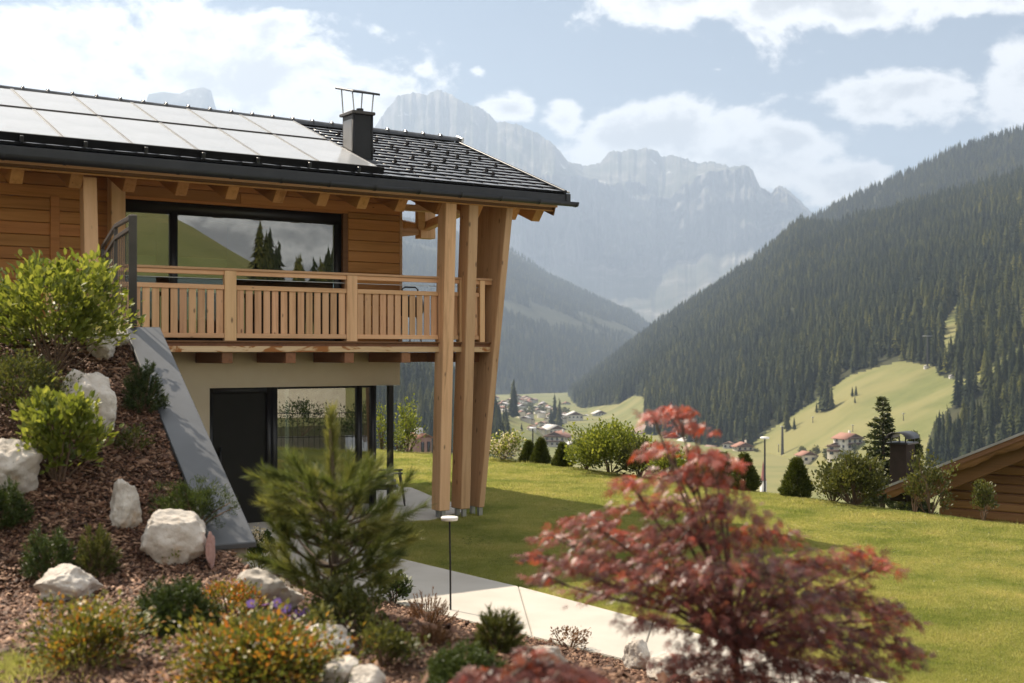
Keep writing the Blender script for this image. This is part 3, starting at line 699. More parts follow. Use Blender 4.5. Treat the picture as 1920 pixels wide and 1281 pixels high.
# tile courses, each one lapping over the next with an uneven edge; lip shade painted matt black
NC = 15; CL = SL/NC
def course(u0, u1, k):
    r = np.random.default_rng(300+k); n = int((u1-u0)/.30); us = np.linspace(u0, u1, n+1); V, Q = [], []; wob = r.normal(0, .0016, n+1)
    for i in range(n):
        a, c = us[i], us[i+1]; j = len(V); ha, hc = wob[i], wob[i+1]
        s0, s1 = k*CL, (k+1)*CL+.02
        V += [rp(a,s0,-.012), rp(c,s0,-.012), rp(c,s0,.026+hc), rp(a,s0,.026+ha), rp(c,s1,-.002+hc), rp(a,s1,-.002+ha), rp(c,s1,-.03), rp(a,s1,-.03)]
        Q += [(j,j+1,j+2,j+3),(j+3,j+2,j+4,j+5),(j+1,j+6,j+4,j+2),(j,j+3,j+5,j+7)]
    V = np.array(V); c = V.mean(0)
    return place('tile_course', np_mesh('tile_course', V-c, np.array(Q), [TILE_M, GUARD_LIP_SHADE_M], mi=[1, 0, 1, 1]*n), roof, tuple(c))
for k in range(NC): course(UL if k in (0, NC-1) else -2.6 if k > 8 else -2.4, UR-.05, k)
# verge cap, eave cap
slab('verge_cap', roof, UR-.06, UR, -.01, SL, -.20, .045, GUT_M, .006)
slab('verge_trim', roof, UR, UR+.05, -.03, SL, .0, .03, FRAME_M, .004)
hb('fascia', roof, UL, UR-.03, V0-.035, V0+.01, Z0-.185, Z0-.035, GUT_M, .004)
hb('fascia_cap', roof, UR-.04, UR+.05, V0-.06, V0+.16, Z0-.18, Z0-.02, GUT_M, .006)
# ridge tiles
uu = UL; k = 0
while uu < UR-.05:
    u1 = min(uu+.385, UR+.02)
    pts = [];
    V, Q = [], []
    for e, (u_, rr_) in enumerate(((uu, .125), (uu+.03, .125), (uu+.03, .105), (u1+.03, .10))):
        for j in range(9):
            a = math.pi*j/8; V.append((u_, VR+.11*math.cos(a), 6.73+rr_*(.35+math.sin(a))))
    for e in range(3):
        for j in range(8): Q.append((e*9+j, e*9+j+1, (e+1)*9+j+1, (e+1)*9+j))
    Q2 = [tuple(range(8, -1, -1))]
    V = np.array(V); c = V.mean(0)
    place('ridge_tile', np_mesh('ridge_tile', V-c, [np.array(Q), np.array(Q2)], ROOF_M), roof, tuple(c)); uu = u1; k += 1
slab('ridge_end', roof, UR-.02, UR+.04, SL-.16, SL+.06, .0, .13, TILE_M, .01)
# solar collectors, two rows
pu_ = [-6.18-.93*3, -6.18-.93*2, -6.18-.93, -6.18, -5.25, -4.32, -3.38, -2.45, -1.45]
for row, (s0, s1) in enumerate(((.10, 1.93), (2.04, 3.50))):
    for a, c in zip(pu_[:-1], pu_[1:]):
        p_ = slab('solar_panel', H, a+.022, c-.022, s0+.02, s1-.02, .115, .125, PANEL_M)
        for (x0, x1, y0, y1) in ((a+.004, a+.024, s0, s1), (c-.024, c-.004, s0, s1)): slab('frame', p_, x0, x1, y0, y1, .03, .132, FRAME_M)
    e = pu_[-1]
    slab('panel_rail', H, pu_[0], e-.02+.13*(row == 0), s0-.03, s0+.018, .02, .128, GUARD_LIP_SHADE_M, .004)
    slab('panel_rail', H, pu_[0], e, s1-.018, s1+.03, .02, .128, GUARD_LIP_SHADE_M, .004)
uu = -9.2
while uu < -1.2:
    slab('panel_bracket', roof, uu, uu+.045, -.0, .055, .03, .11, GUT_M, .004); uu += .82
# snow guards on the tiled part
for cidx, ug in enumerate((-.60, .02, .62, 1.2, 1.72)):
    for k in ((6, 8, 10, 11) if cidx == 4 else (3, 4, 6, 8, 9, 11) if cidx else (2, 4, 7, 9, 12)):
        if cidx == 4 and k > 10: continue
        s = k*CL+.03; u_ = ug+.07*((k*7+cidx) % 3-1)*.4-.03*k*.3
        slab('snow_guard', roof, u_, u_+.034, s, s+.07, .015, .075, GUARD_LIP_SHADE_M, .005)
# gutter: half-round trough with clips
V, Q = [], []; gv, gz, gr = V0-.09, Z0-.165, .066
for u_ in (UL, UR+.16):
    for rr_ in (gr, gr-.006):
        for j in range(13):
            a = math.pi+math.pi*j/12; V.append((u_, gv+rr_*math.cos(a), gz+rr_*1.15*math.sin(a)))
for j in range(12):
    Q += [(j, j+1, 27+j-0, 26+j), (13+j+1, 13+j, 39+j, 39+j+1)]
    Q += [(j, 13+j, 14+j, j+1), (26+j+1, 39+j+1, 39+j, 26+j)]
V = np.array(V); c = V.mean(0)
gut = place('gutter', np_mesh('gutter', V-c, np.array(Q), GUT_M), H, tuple(c))
place('gutter_end', np_mesh('gutter_end', np.array([(0, gr*math.cos(math.pi+math.pi*j/12), 1.15*gr*math.sin(math.pi+math.pi*j/12)) for j in range(13)]), [np.array([tuple(range(13))])], GUT_M), gut, (UR+.158, gv, gz))
uu = -11.6
while uu < UR+.1:
    V, Q = [], []
    for u_ in (uu, uu+.03):
        for rr_ in (gr+.006,):
            for j in range(13):
                a = math.pi+math.pi*j/12; V.append((u_, gv+rr_*math.cos(a), gz+rr_*1.15*math.sin(a)))
    Q = [(j, j+1, 14+j, 13+j) for j in range(12)]
    V = np.array(V); c = V.mean(0); place('gutter_clip', np_mesh('gutter_clip', V-c, np.array(Q), GUT_M), gut, tuple(c)); uu += .77
# rafters every 75 cm
RAF = [-6.675-.75*k for k in range(7, 0, -1)]+[-6.675,-5.90,-5.157,-4.40,-3.64,-2.89,-2.17,-1.475,-.79,-.04,.648,1.40,1.90]
for u_ in RAF:
    w = .085
    hexa('rafter', H, [rp(u_-w,.36,-.625), rp(u_+w,.36,-.625), rp(u_+w,3.2,-.625), rp(u_-w,3.2,-.625), rp(u_-w,.27,-.376), rp(u_+w,.27,-.376), rp(u_+w,3.2,-.376), rp(u_-w,3.2,-.376)], WOOD_RAFT, .006)
# ridge purlin with hanging king post and braces under the open gable
hb('purlin', H, UL, 1.95, VR-.11, VR+.11, 5.85, 6.08, WOOD_RAIL, .008)
kp = hb('king_post', H, 1.27, 1.60, VR-.11, VR+.11, 4.84, 6.2, WOOD_POST, .008)
def strut(a, c, w, mat_=WOOD_RAIL):
    a, c = Vector(a), Vector(c); d = (c-a).normalized(); s = d.cross(Vector((0, 0, 1))); s = s.normalized() if s.length > .01 else Vector((1, 0, 0)); t = s.cross(d)
    pts = [p+sx*w*s+tx*w*t for p in (a, c) for sx, tx in ((-1,-1),(1,-1),(1,1),(-1,1))]
    return hexa('brace', H, [tuple(p) for p in pts], mat_, .006)
strut((1.40, VR, 5.0), (.35, VR, 4.85), .075); strut((1.38, VR-.1, 5.06), (1.30, .62, 5.33), .075); strut((1.30, VR-.1, 5.05), (.55, 1.6, 5.9), .07)
strut((1.44, VR+.1, 5.05), (1.5, 5.2, 5.45), .075)
hb('tie_beam', H, -.1, 1.95, VW-.06, VW+.1, 5.12, 5.22, WOOD_RAIL, .006)
# ---- upper floor walls: larch planks
PH = .183
def plank_rows(u0, u1, z0, z1, joints=()):
    z = z0
    while z < z1-.02:
        ze = min(z+PH, z1); us = [u0]+[j+random.uniform(-.5, .5) for j in joints]+[u1]
        for a, c in zip(us[:-1], us[1:]):
            hb('plank', wallup, a+.002, c-.002, VW-random.uniform(.0, .006), VW+.05, z+.004, ze-.004, WOOD_SIDE, .007)
        z = ze
wallup = multi('timber_wall', H, [(UL, -4.90, VW+.045, VW+.28, 2.70, 5.42), (-1.13, -.105, VW+.045, VW+.28, 2.70, 5.42), (-4.90, -1.13, VW+.045, VW+.28, 5.02, 5.42),
               (-.35, -.11, VW+.28, 6.5, 2.70, 5.6), (UL, -.35, 6.3, 6.5, 2.70, 3.3), (UL, -.35, 6.3, 6.5, 4.55, 5.3)], WOOD_SIDE)
plank_rows(UL, -4.92, 2.72, 5.40, (-9.4, -6.9)); plank_rows(-1.12, -.11, 2.72, 5.02); plank_rows(-4.92, -.11, 5.02, 5.40, (-2.6,))
hb('corner_board', wallup, -.135, -.085, VW-.015, VW+.1, 2.70, 5.36, WOOD_RAIL, .006)
for z in np.arange(2.75, 5.3, PH): hb('plank', wallup, -.112, -.085, VW+.1, 6.4, z, z+PH-.006, WOOD_RAFT, .004)
# gable wall of the open side above the tie beam is set back; interior
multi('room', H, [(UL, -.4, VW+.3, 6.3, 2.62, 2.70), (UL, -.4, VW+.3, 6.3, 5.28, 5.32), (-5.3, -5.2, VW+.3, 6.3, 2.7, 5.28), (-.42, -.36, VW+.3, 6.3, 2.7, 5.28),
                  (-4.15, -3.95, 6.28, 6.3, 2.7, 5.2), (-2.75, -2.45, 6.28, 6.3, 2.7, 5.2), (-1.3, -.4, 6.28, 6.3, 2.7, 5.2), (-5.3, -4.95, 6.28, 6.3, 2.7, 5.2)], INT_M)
# large balcony window
win = multi('window', H, [(-4.90, -1.20, VW+.05, VW+.15, 4.80, 5.02), (-4.90, -4.83, VW+.05, VW+.15, 2.74, 4.83), (-1.34, -1.22, VW+.05, VW+.15, 2.74, 4.83), (-4.83, -1.34, VW+.05, VW+.15, 2.74, 2.86), (-4.14, -4.03, VW+.04, VW+.15, 2.86, 4.83)], BLACK_M)
hb('pane', win, -4.83, -4.14, VW+.09, VW+.11, 2.86, 4.83, GLASS); hb('pane', win, -4.03, -1.34, VW+.09, VW+.11, 2.86, 4.83, GLASS)
hb('jamb', win, -1.22, -1.13, VW-.02, VW+.06, 2.72, 5.02, WOOD_DARK, .005); hb('lintel_board', win, -4.92, -1.13, VW-.02, VW+.06, 4.985, 5.03, WOOD_SIDE, .004)
# two posts by the window
hexa('post', H, [(-5.72,.0,2.4),(-5.52,.0,2.4),(-5.52,.22,2.4),(-5.72,.22,2.4),(-5.79,-.05,5.10),(-5.60,-.05,5.10),(-5.60,.17,5.2),(-5.79,.17,5.2)], WOOD_POST, .008)
hb('post', H, -5.16, -4.95, VW-.35, VW-.13, 2.72, 5.3, WOOD_POST, .008)
hb('door_frame', H, -5.95, -5.82, VW-.03, VW+.05, 2.72, 4.95, WOOD_SIDE, .006)
# ---- balcony
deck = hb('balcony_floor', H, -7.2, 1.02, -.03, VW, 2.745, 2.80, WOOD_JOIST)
for k in range(9): hb('deck_board', deck, -7.2, 1.06, -.075+.135*k, -.075+.135*k+.128, 2.80, 2.826, WOOD_DARK, .004)
hb('edge_beam', H, -7.2, 1.0, -.05, .06, 2.655, 2.745, WOOD_BEAM, .006)
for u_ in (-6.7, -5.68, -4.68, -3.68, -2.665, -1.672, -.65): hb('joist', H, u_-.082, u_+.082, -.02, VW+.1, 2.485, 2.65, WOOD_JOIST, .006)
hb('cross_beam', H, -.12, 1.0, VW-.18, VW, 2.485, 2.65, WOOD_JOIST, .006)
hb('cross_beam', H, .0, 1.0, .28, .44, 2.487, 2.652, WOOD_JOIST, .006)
rail = hb('balcony_railing', H, -6.3, 1.0, -.06, .045, 3.868, 3.905, WOOD_RAIL, .005)
hb('handrail_face', rail, -6.3, 1.0, -.035, -.005, 3.80, 3.867, WOOD_RAIL, .004)
hb('cable', rail, -6.3, .8, .0, .008, 3.742, 3.75, STEEL_M)
POSTS = [-5.62, -3.645, -1.64, .01, .40, .80]
bays = [(-6.3, -5.73), (-5.51, -3.74), (-3.55, -1.735), (-1.545, -.06), (.085, .33), (.47, .73)]
for u_ in POSTS:
    big_ = u_ < -1
    w = .092 if big_ else .05
    hb('railing_post', rail, u_-w, u_+w, -.058, .03, 2.80, 3.866, WOOD_POST, .006)
for a, c in bays:
    hb('upper_rail', rail, a, c, -.05, .02, 3.585, 3.655, WOOD_RAIL, .005); hb('lower_rail', rail, a, c, -.05, .02, 2.865, 2.935, WOOD_RAIL, .005)
    n = max(1, int(round((c-a)/.1385))); st = (c-a)/n
    for k in range(n):
        x = a+st*(k+.5)+random.uniform(-.004, .004); hb('slat', rail, x-.052, x+.052, -.03, -.006, 2.935+.0, 3.585, WOOD_SLAT, .004)
# ---- the three leaning fins that carry the eave
def fin(tl, bl, ztop, w_t, w_b, dt, db, zb=.02):
    (ut, vt), (ub, vb) = tl, bl
    f = hexa('post', H, [(ub,vb,zb),(ub+w_b,vb,zb),(ub+w_b,vb+db,zb),(ub,vb+db,zb),(ut,vt,ztop),(ut+w_t,vt,ztop),(ut+w_t,vt+dt,ztop+dt*.36),(ut,vt+dt,ztop+dt*.36)], WOOD_POST, .010)
    for dv in (.06, db-.06): hb('post_foot', f, ub+w_b/2-.035, ub+w_b/2+.035, vb+dv-.03, vb+dv+.03, GZ-.03, zb+.01, STEEL_M)
    return f
fin((-.065,-.31), (-.03,-.03), 5.12, .205, .205, .26, .27)
fin((.385,-.31), (.39,-.03), 5.13, .18, .18, .30, .33)
fin((1.13,-.31), (.77,-.0), 5.10, .13, .105, 1.02, .36)
# ---- ground floor
Lp = [(UL,GZ-.3),(-3.53,GZ-.3),(-3.53,2.085),(-.126,2.085),(-.126,2.69),(UL,2.69)]; nL = len(Lp); cL = np.array((-4., VW+.15, 1.2))
VL = np.array([(u_, VW, z_) for u_, z_ in Lp]+[(u_, VW+.3, z_) for u_, z_ in Lp])-cL
place('plaster_wall', np_mesh('plaster_wall', VL, [np.array([tuple(range(nL))]), np.array([tuple(range(2*nL-1, nL-1, -1))]), np.array([((i+1) % nL, i, nL+i, nL+(i+1) % nL) for i in range(nL)])], PLASTER), H, tuple(cL))
multi('plaster_wall', H, [(-.40, -.126, VW+.3, 6.5, 2.085, 2.69), (UL, -.45, 6.2, 6.5, GZ-.3, 2.69)], PLASTER)
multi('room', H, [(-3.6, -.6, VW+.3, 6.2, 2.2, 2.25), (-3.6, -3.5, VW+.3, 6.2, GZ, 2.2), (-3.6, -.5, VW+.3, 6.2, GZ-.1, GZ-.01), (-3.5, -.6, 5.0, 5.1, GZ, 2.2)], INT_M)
dr = hb('door', H, -3.47, -2.56, VW+.07, VW+.12, GZ, 2.0, DOOR_M, .004)
multi('door_frame', dr, [(-3.53, -3.47, VW+.02, VW+.14, GZ, 2.083), (-3.47, -2.56, VW+.02, VW+.14, 2.0, 2.083), (-2.56, -2.47, VW+.02, VW+.14, GZ, 2.083)], BLACK_M)
multi('door_handle', dr, [(-3.36, -3.335, VW+.0, VW+.025, .35, 1.15), (-3.36, -3.335, VW+.02, VW+.08, .45, .48), (-3.36, -3.335, VW+.02, VW+.08, 1.02, 1.05)], BLACK_M)
gw = multi('window', H, [(-2.47, -2.385, VW+.01, VW+.16, GZ, 2.083), (-.92, -.835, VW+.04, VW+.16, GZ, 2.083), (-.65, -.565, VW+.04, VW+.14, GZ, 2.083), (-2.385, -.65, VW+.05, VW+.14, GZ-.02, GZ+.06), (-2.385, -.65, VW+.05, VW+.14, 2.05, 2.083), (-.65, -.58, 4.6, 4.7, GZ, 2.083)], BLACK_M)
hb('pane', gw, -2.385, -.92, VW+.09, VW+.105, GZ+.06, 2.05, GLASS); hb('pane', gw, -.835, -.65, VW+.09, VW+.105, GZ+.06, 2.05, GLASS)
hb('pane', gw, -.612, -.602, VW+.16, 4.6, GZ+.06, 2.05, GLASS)
hb('column', H, -.415, -.325, VW-.14, VW-.05, GZ-.02, 2.083, BLACK_M, .004)
# ---- chimney
CLAD_M = mat_plain('anthracite_cladding', (.012, .013, .015), (.018, .019, .022), 3, rough=.55, spec=.3)
ch = hb('chimney', H, -1.42, -1.08, .34, .75, 5.55, 6.52, CLAD_M, .012)
hb('side_panel', ch, -1.428, -1.419, .39, .70, 5.78, 6.44, mat_plain('brushed_panel', (.20, .19, .18), (.25, .24, .23), 2, rough=.3, metal=.8))
multi('corner_trim', ch, [(-1.435, -1.40, .328, .36, 5.6, 6.52), (-1.10, -1.07, .328, .36, 5.6, 6.52)], CLAD_M)
hexa('flashing', ch, [rp(-1.50,.85,.03), rp(-.99,.85,.03), rp(-.99,1.65,.03), rp(-1.50,1.65,.03), rp(-1.46,.90,.055), rp(-1.03,.90,.055), rp(-1.03,1.60,.055), rp(-1.46,1.60,.055)], GUT_M)
hb('crown_plate', ch, -1.46, -1.04, .30, .79, 6.52, 6.57, FENCE_M, .008)
fl = tubes([([(-1.2,.55,6.5),(-1.2,.55,6.65)], [.06,.06])], 12); place('flue', np_mesh('flue', fl[0]-np.array((-1.2,.55,6.56)), fl[1], BLACK_M), ch, (-1.2,.55,6.56))
for (u_, v_, zt) in ((-1.41,.34,6.86),(-1.09,.34,6.86),(-1.41,.74,6.96),(-1.09,.74,6.96)):
    t = tubes([([(u_,v_,6.56),(u_+(.03 if u_ < -1.2 else -.03)*-1,v_,zt)], [.011,.011])]); place('cowl_leg', np_mesh('cowl_leg', t[0]-np.array((u_,v_,6.7)), t[1], STEEL_M), ch, (u_,v_,6.7))
hexa('cowl', ch, [(-1.49,.22,6.83),(-1.0,.22,6.83),(-1.0,.88,7.0),(-1.49,.88,7.0),(-1.49,.22,6.865),(-1.0,.22,6.865),(-1.0,.88,7.035),(-1.49,.88,7.035)], GUT_M, .004)

# ------------------------------------------------------------------ paths
def pg(px, py, z=GZ): Z = (CZ-z)*F/(py-HZ); return (px-CX)/F*Z, Z
def prism(name, poly, z0, z1, mat_, parent=None, bev=0., **kw):
    bm = bmesh.new(); vb = [bm.verts.new((x, y, z0)) for x, y in poly]; vt = [bm.verts.new((x, y, z1)) for x, y in poly]; n = len(poly)
    bm.faces.new(vt); bm.faces.new(vb[::-1])
    for i in range(n): bm.faces.new((vb[i], vb[(i+1) % n], vt[(i+1) % n], vt[i]))
    bmesh.ops.recalc_face_normals(bm, faces=bm.faces[:])
    if bev: bmesh.ops.bevel(bm, geom=[e for e in bm.edges if abs(e.verts[0].co.z-z1) < 1e-5 and abs(e.verts[1].co.z-z1) < 1e-5], offset=bev, segments=2, affect='EDGES')
    me = bpy.data.meshes.new(name); bm.to_mesh(me); bm.free(); me.materials.append(mat_); return link(name, me, parent, **kw)
LOW = [(-4.6,17.2),(-2.7,15.0),(-1.32,13.5),(.2,11.85),(1.13,10.83),(2.2,9.65),(3.2,8.5),(4.2,7.2)]
UPP = [(-3.2,19.2),(-2.05,17.2),(-1.6,16.5),(.075,14.4),(1.44,12.5),(2.5,11.05),(3.75,9.35),(4.9,7.8)]
pth = prism('path', LOW+UPP[::-1], GZ-.12, GZ+.012, WALL_CONC, kind='structure')
def lerp(a, c, t): return (a[0]+(c[0]-a[0])*t, a[1]+(c[1]-a[1])*t)
for i in range(len(LOW)-1):
    a, c, d, e = LOW[i], LOW[i+1], UPP[i+1], UPP[i]; g = .004/max(.3, math.dist(a, c))
    prism('paving_slab', [lerp(a, c, g), lerp(c, a, g), lerp(d, e, g), lerp(e, d, g)], GZ-.1, GZ+.035+.002*(i % 2), CONC_M, pth, .008)
PAT = [pg(640,1000), pg(716,985), pg(755,981), pg(803,978), pg(822,974), pg(872,962), pg(862,949), pg(838,941), pg(803,930), pg(790,924), pg(772,917), pg(741,914), pg(700,912)]
x1, y1 = uv2w(-.9, 5.5); x2, y2 = uv2w(-3.6, 5.5); x3, y3 = uv2w(-3.9, .6)
prism('patio', PAT+[(x1, y1), (x2, y2), (x3, y3)], GZ-.12, GZ+.03, CONC_M, bev=.01, kind='structure')

# ------------------------------------------------------------------ wing wall with sloping coping, and the fence on it
def wl(w, q, z): return (T0[0]+EV[0]*w+LV[0]*q, T0[1]+EV[1]*w+LV[1]*q, z)
wt = math.atan2(EV[1], EV[0])
ww = empty('retaining_wall', wl(3.3, -.15, 0), label='sloping concrete wing wall with grey metal coping running down beside the mulch bank', cat='wall'); ABS[ww.name] = tuple(ww.location)
ZC = lambda w: 2.905-.512*w
def wseg(name, par, w0, w1, q0, q1, zb0, zb1, zt0, zt1, mat_, bev=0.):
    return hexa(name, par, [wl(w0,q0,zb0), wl(w1,q0,zb1), wl(w1,q1,zb1), wl(w0,q1,zb0), wl(w0,q0,zt0), wl(w1,q0,zt1), wl(w1,q1,zt1), wl(w0,q1,zt0)], mat_, bev)
wseg('wall_face', ww, 0, 3.28, -.29, -.03, -.2, .3, ZC(0)-.045, ZC(3.28)-.045, WALL_CONC, .006)
wseg('wall_face', ww, -7.5, 0, -.29, -.03, -.2, -.2, ZC(0)-.045, ZC(0)-.045, WALL_CONC)
wseg('coping', ww, 0, 3.34, -.345, .0, ZC(0)-.045, ZC(3.34)-.045, ZC(0), ZC(3.34), COPE_M, .006)
wseg('coping', ww, -7.5, -.003, -.345, .0, ZC(0)-.045, ZC(0)-.045, ZC(0), ZC(0), COPE_M, .006)
def bar(name, par, a, c, r, mat_=FENCE_M, flat=1.0):
    a, c = Vector(a), Vector(c); d = (c-a).normalized(); s = d.cross(Vector((0,0,1))); s = s.normalized() if s.length > .05 else Vector((EV[0], EV[1], 0)).normalized(); t = s.cross(d)
    return hexa(name, par, [tuple(p+sx*r*s+tx*r*flat*t) for p in (a, c) for sx, tx in ((-1,-1),(1,-1),(1,1),(-1,1))], mat_, .003)
def fpt(px, py, Z): return Vector(((px-CX)/F*Z, Z, CZ+(HZ-py)/F*Z))
fe = empty('metal_fence', fpt(249, 611, 12.25), label='dark grey steel fence with thin upright bars on top of the wing wall', cat='fence'); ABS[fe.name] = tuple(fe.location)
A_, B_, C2 = (12.25, 249), (13.9, 217), (15.8, 192.5)
hexa('fence_post', fe, [tuple(fpt(x, y, Z)) for Z, y in ((12.2, 612), (12.2, 403)) for x in (241, 257)][:2]+[tuple(fpt(x, 612, 12.29)) for x in (257, 241)]+[tuple(fpt(x, 403, 12.2)) for x in (241, 257)]+[tuple(fpt(x, 403, 12.29)) for x in (257, 241)], FENCE_M, .004)
seg = [((249,406,12.25), (217,424,13.9), (192.5,463,15.8)), ((249,426,12.25), (217,447,13.9), (192,488,15.8))]
for nm, s in zip(('top_rail', 'middle_rail'), seg):
    for p, q in zip(s[:-1], s[1:]): bar(nm, fe, fpt(*p), fpt(*q), .02, flat=1.1)
for k in range(0, 17):
    f = (k+1)/17.5
    if f < .5: g = f/.5; x, y, Z = 249+(217-249)*g, 426+(447-426)*g, 12.25+1.65*g
    else: g = (f-.5)/.5; x, y, Z = 217+(192-217)*g, 447+(488-447)*g, 13.9+1.9*g
    p = fpt(x, y, Z); bar('fence_bar', fe, (p.x, p.y, 2.90), tuple(p), .0055)
p = fpt(217, 424, 13.9); bar('fence_post', fe, (p.x, p.y, 2.86), tuple(p), .02)
p = fpt(192.5, 463, 15.8); bar('fence_post', fe, (p.x, p.y, 2.86), tuple(p), .02)
p, q = fpt(249, 596, 12.25), fpt(217, 596, 13.9)
bar('bottom_rail', fe, (p.x, p.y, 2.98), (q.x, q.y, 2.98), .015)

# ------------------------------------------------------------------ patio chair, balcony grill, garden lamp
def thing_parts(root, parts):
    for nm, V, Fs, mm in parts: link(nm, np_mesh(nm, V, Fs, mm), root)
cx_, cy_ = uv2w(.05, 2.25)
chair = empty('lounge_chair', (cx_, cy_, GZ+.03), TH-.5, label='dark low armchair standing on the patio behind the black column', cat='chair')
def bx(*blocks):
    V, Q = [], []
    for (x0, x1, y0, y1, z0, z1) in blocks:
        i = len(V); V += [(x0,y0,z0),(x1,y0,z0),(x1,y1,z0),(x0,y1,z0),(x0,y0,z1),(x1,y0,z1),(x1,y1,z1),(x0,y1,z1)]
        Q += [(i+3,i+2,i+1,i),(i+4,i+5,i+6,i+7),(i,i+1,i+5,i+4),(i+1,i+2,i+6,i+5),(i+2,i+3,i+7,i+6),(i+3,i,i+4,i+7)]
    return np.array(V, float), [np.array(Q)]
CH_M = mat_plain('dark_chair_wood', (.03, .024, .02), (.045, .036, .03), 6, rough=.5); CU_M = mat_plain('grey_cushion', (.09, .085, .082), (.13, .125, .12), 20, rough=.95)
thing_parts(chair, [('seat', *bx((-.32,.30,-.3,.3,.33,.42)), CU_M)])
V, Fq = bx((-.05,.05,-.3,.3,0,.5)); V = V@np.array(Matrix.Rotation(.32, 3, 'Y'))+np.array((-.36,0,.40)); thing_parts(chair, [('backrest', V, Fq, CU_M)])
for sy in (-.33, .33):
    for a, c in (((.36,sy,.58),(.46,sy,0)), ((-.30,sy,.58),(-.42,sy,0))):
        t = tubes([([a, c], [.024, .015])], 8); thing_parts(chair, [('leg', *t, CH_M)])
    thing_parts(chair, [('armrest', *bx((-.46,.42,sy-.03,sy+.03,.57,.60)), CH_M)])
thing_parts(chair, [('seat_frame', *bx((-.34,.34,-.32,.32,.29,.33)), CH_M)])
gx, gy = uv2w(-.15, .75)
grill = empty('kettle_grill', (gx, gy, 2.83), TH, label='black barbecue with looped handle standing on the balcony behind the slats', cat='grill')
ga = np.linspace(0, math.pi, 9)
body = tubes([([(0,0,.42),(0,0,.48),(0,0,.6),(0,0,.72),(0,0,.78)], [.12,.22,.26,.22,.05])], 16); thing_parts(grill, [('bowl', *body, BLACK_M)])
thing_parts(grill, [('handle', *tubes([([(-.16,0,.74),(-.15,0,.9),(-.1,0,.93),(.1,0,.93),(.15,0,.9),(.16,0,.74)], [.014]*6)], 6), BLACK_M)])
for k in range(3):
    a = 2.1*k; thing_parts(grill, [('leg', *tubes([([(.12*math.cos(a),.12*math.sin(a),.45),(.22*math.cos(a),.22*math.sin(a),0)], [.012,.012])], 6), STEEL_M)])
lp = ground_at(845, 1152); Zl = lp.y; ht = (1152-972)/F*Zl
lamp = empty('garden_lamp', lp, label='slim garden light with a flat white disc on a thin dark stem beside the path', cat='lamp')
thing_parts(lamp, [('stem', *tubes([([(0,0,-.05),(-.004,0,ht*.5),(-.012,0,ht)], [.011,.010,.010])], 8), BLACK_M)])
dv = tubes([([(0,0,-.02),(0,0,-.022),(0,0,.012),(0,0,.016),(0,0,.0161)], [.001,.088,.092,.086,.001])], 32); thing_parts(lamp, [('lamp_head', dv[0]+np.array((-.012,0,ht)), dv[1], LAMP_W)])
#PART4
# ------------------------------------------------------------------ planting helpers
def leaves_at(P, axis, tmpl, L, Wd, tint, jitter=.25):
    n = len(P); ax = axis/np.linalg.norm(axis, axis=1, keepdims=True)+rng.normal(0, jitter, (n, 3))
    up = np.tile((0, 0, 1.), (n, 1))+rng.normal(0, .45, (n, 3))
    M = frames(ax, up); l = L*rng.uniform(.65, 1.2, n)
    return scatter(tmpl[0], tmpl[1], P, M, np.stack([l, l*Wd, l], 1), tint)
def shrub(name, base, w, h, leaf_mat, label, cat='shrub', tmpl=LEAF_D, L=.05, Wd=1.0, clumps=60, per=40, cr=.10, depth=1.0, low=.12, group=None, stems=9, droop=.0, lean=(0, 0), top=1.0, stem_r=.010, extra=None, tb=(.15, .95), up=.6, ragged=.22):
    base = Vector(base); root = empty(name, base, label=label, cat=cat, group=group)
    a = rng.uniform(0, 2*math.pi, clumps); cz = rng.uniform(-.75, 1, clumps); rad = rng.uniform(.35, 1, clumps)**.55*np.clip(1+rng.normal(0, ragged, clumps), .15, 2)
    rr_ = np.sqrt(np.maximum(1-cz**2, .02))*rad
    hh = (h*(1-low))/2
    Cc = np.stack([np.cos(a)*rr_*w/2, np.sin(a)*rr_*w/2*depth, h*low+hh+cz*rad**.6*hh*top], 1)
    Cc[:, 2] = np.clip(Cc[:, 2], h*.05, h*1.05); Cc[:, 0] += lean[0]*Cc[:, 2]; Cc[:, 1] += lean[1]*Cc[:, 2]
    P = np.repeat(Cc, per, 0)+rng.normal(0, cr*.6, (clumps*per, 3)); P[:, 2] = np.maximum(P[:, 2], .01)
    ax = P-np.array((0, 0, h*.25)); ax = ax/np.maximum(np.linalg.norm(ax, axis=1, keepdims=True), 1e-6)+np.array((0, 0, up-droop))+rng.normal(0, .4, P.shape)
    ct = np.repeat(rng.uniform(tb[0], tb[1], clumps), per); t = np.clip(ct*.5+rng.uniform(0, 1, len(P))**1.3*.55, 0, 1)
    V, Fs, T = leaves_at(P, ax, tmpl, L, Wd, t); link('foliage', np_mesh('foliage', V, Fs, leaf_mat, T), root)
    paths = []
    for i in range(min(stems, clumps)):
        e = Cc[i]; m_ = e*.5+rng.normal(0, .06, 3)*h; m_[2] = max(m_[2], .03)
        paths.append(([(rng.normal(0, .02*w), rng.normal(0, .02*w), -.06), m_, e], [stem_r, stem_r*.75, stem_r*.3]))
    V, Fs = tubes(paths, 5); link('stem', np_mesh('stem', V, Fs, TWIG_M), root)
    if extra: extra(root, Cc)
    return root
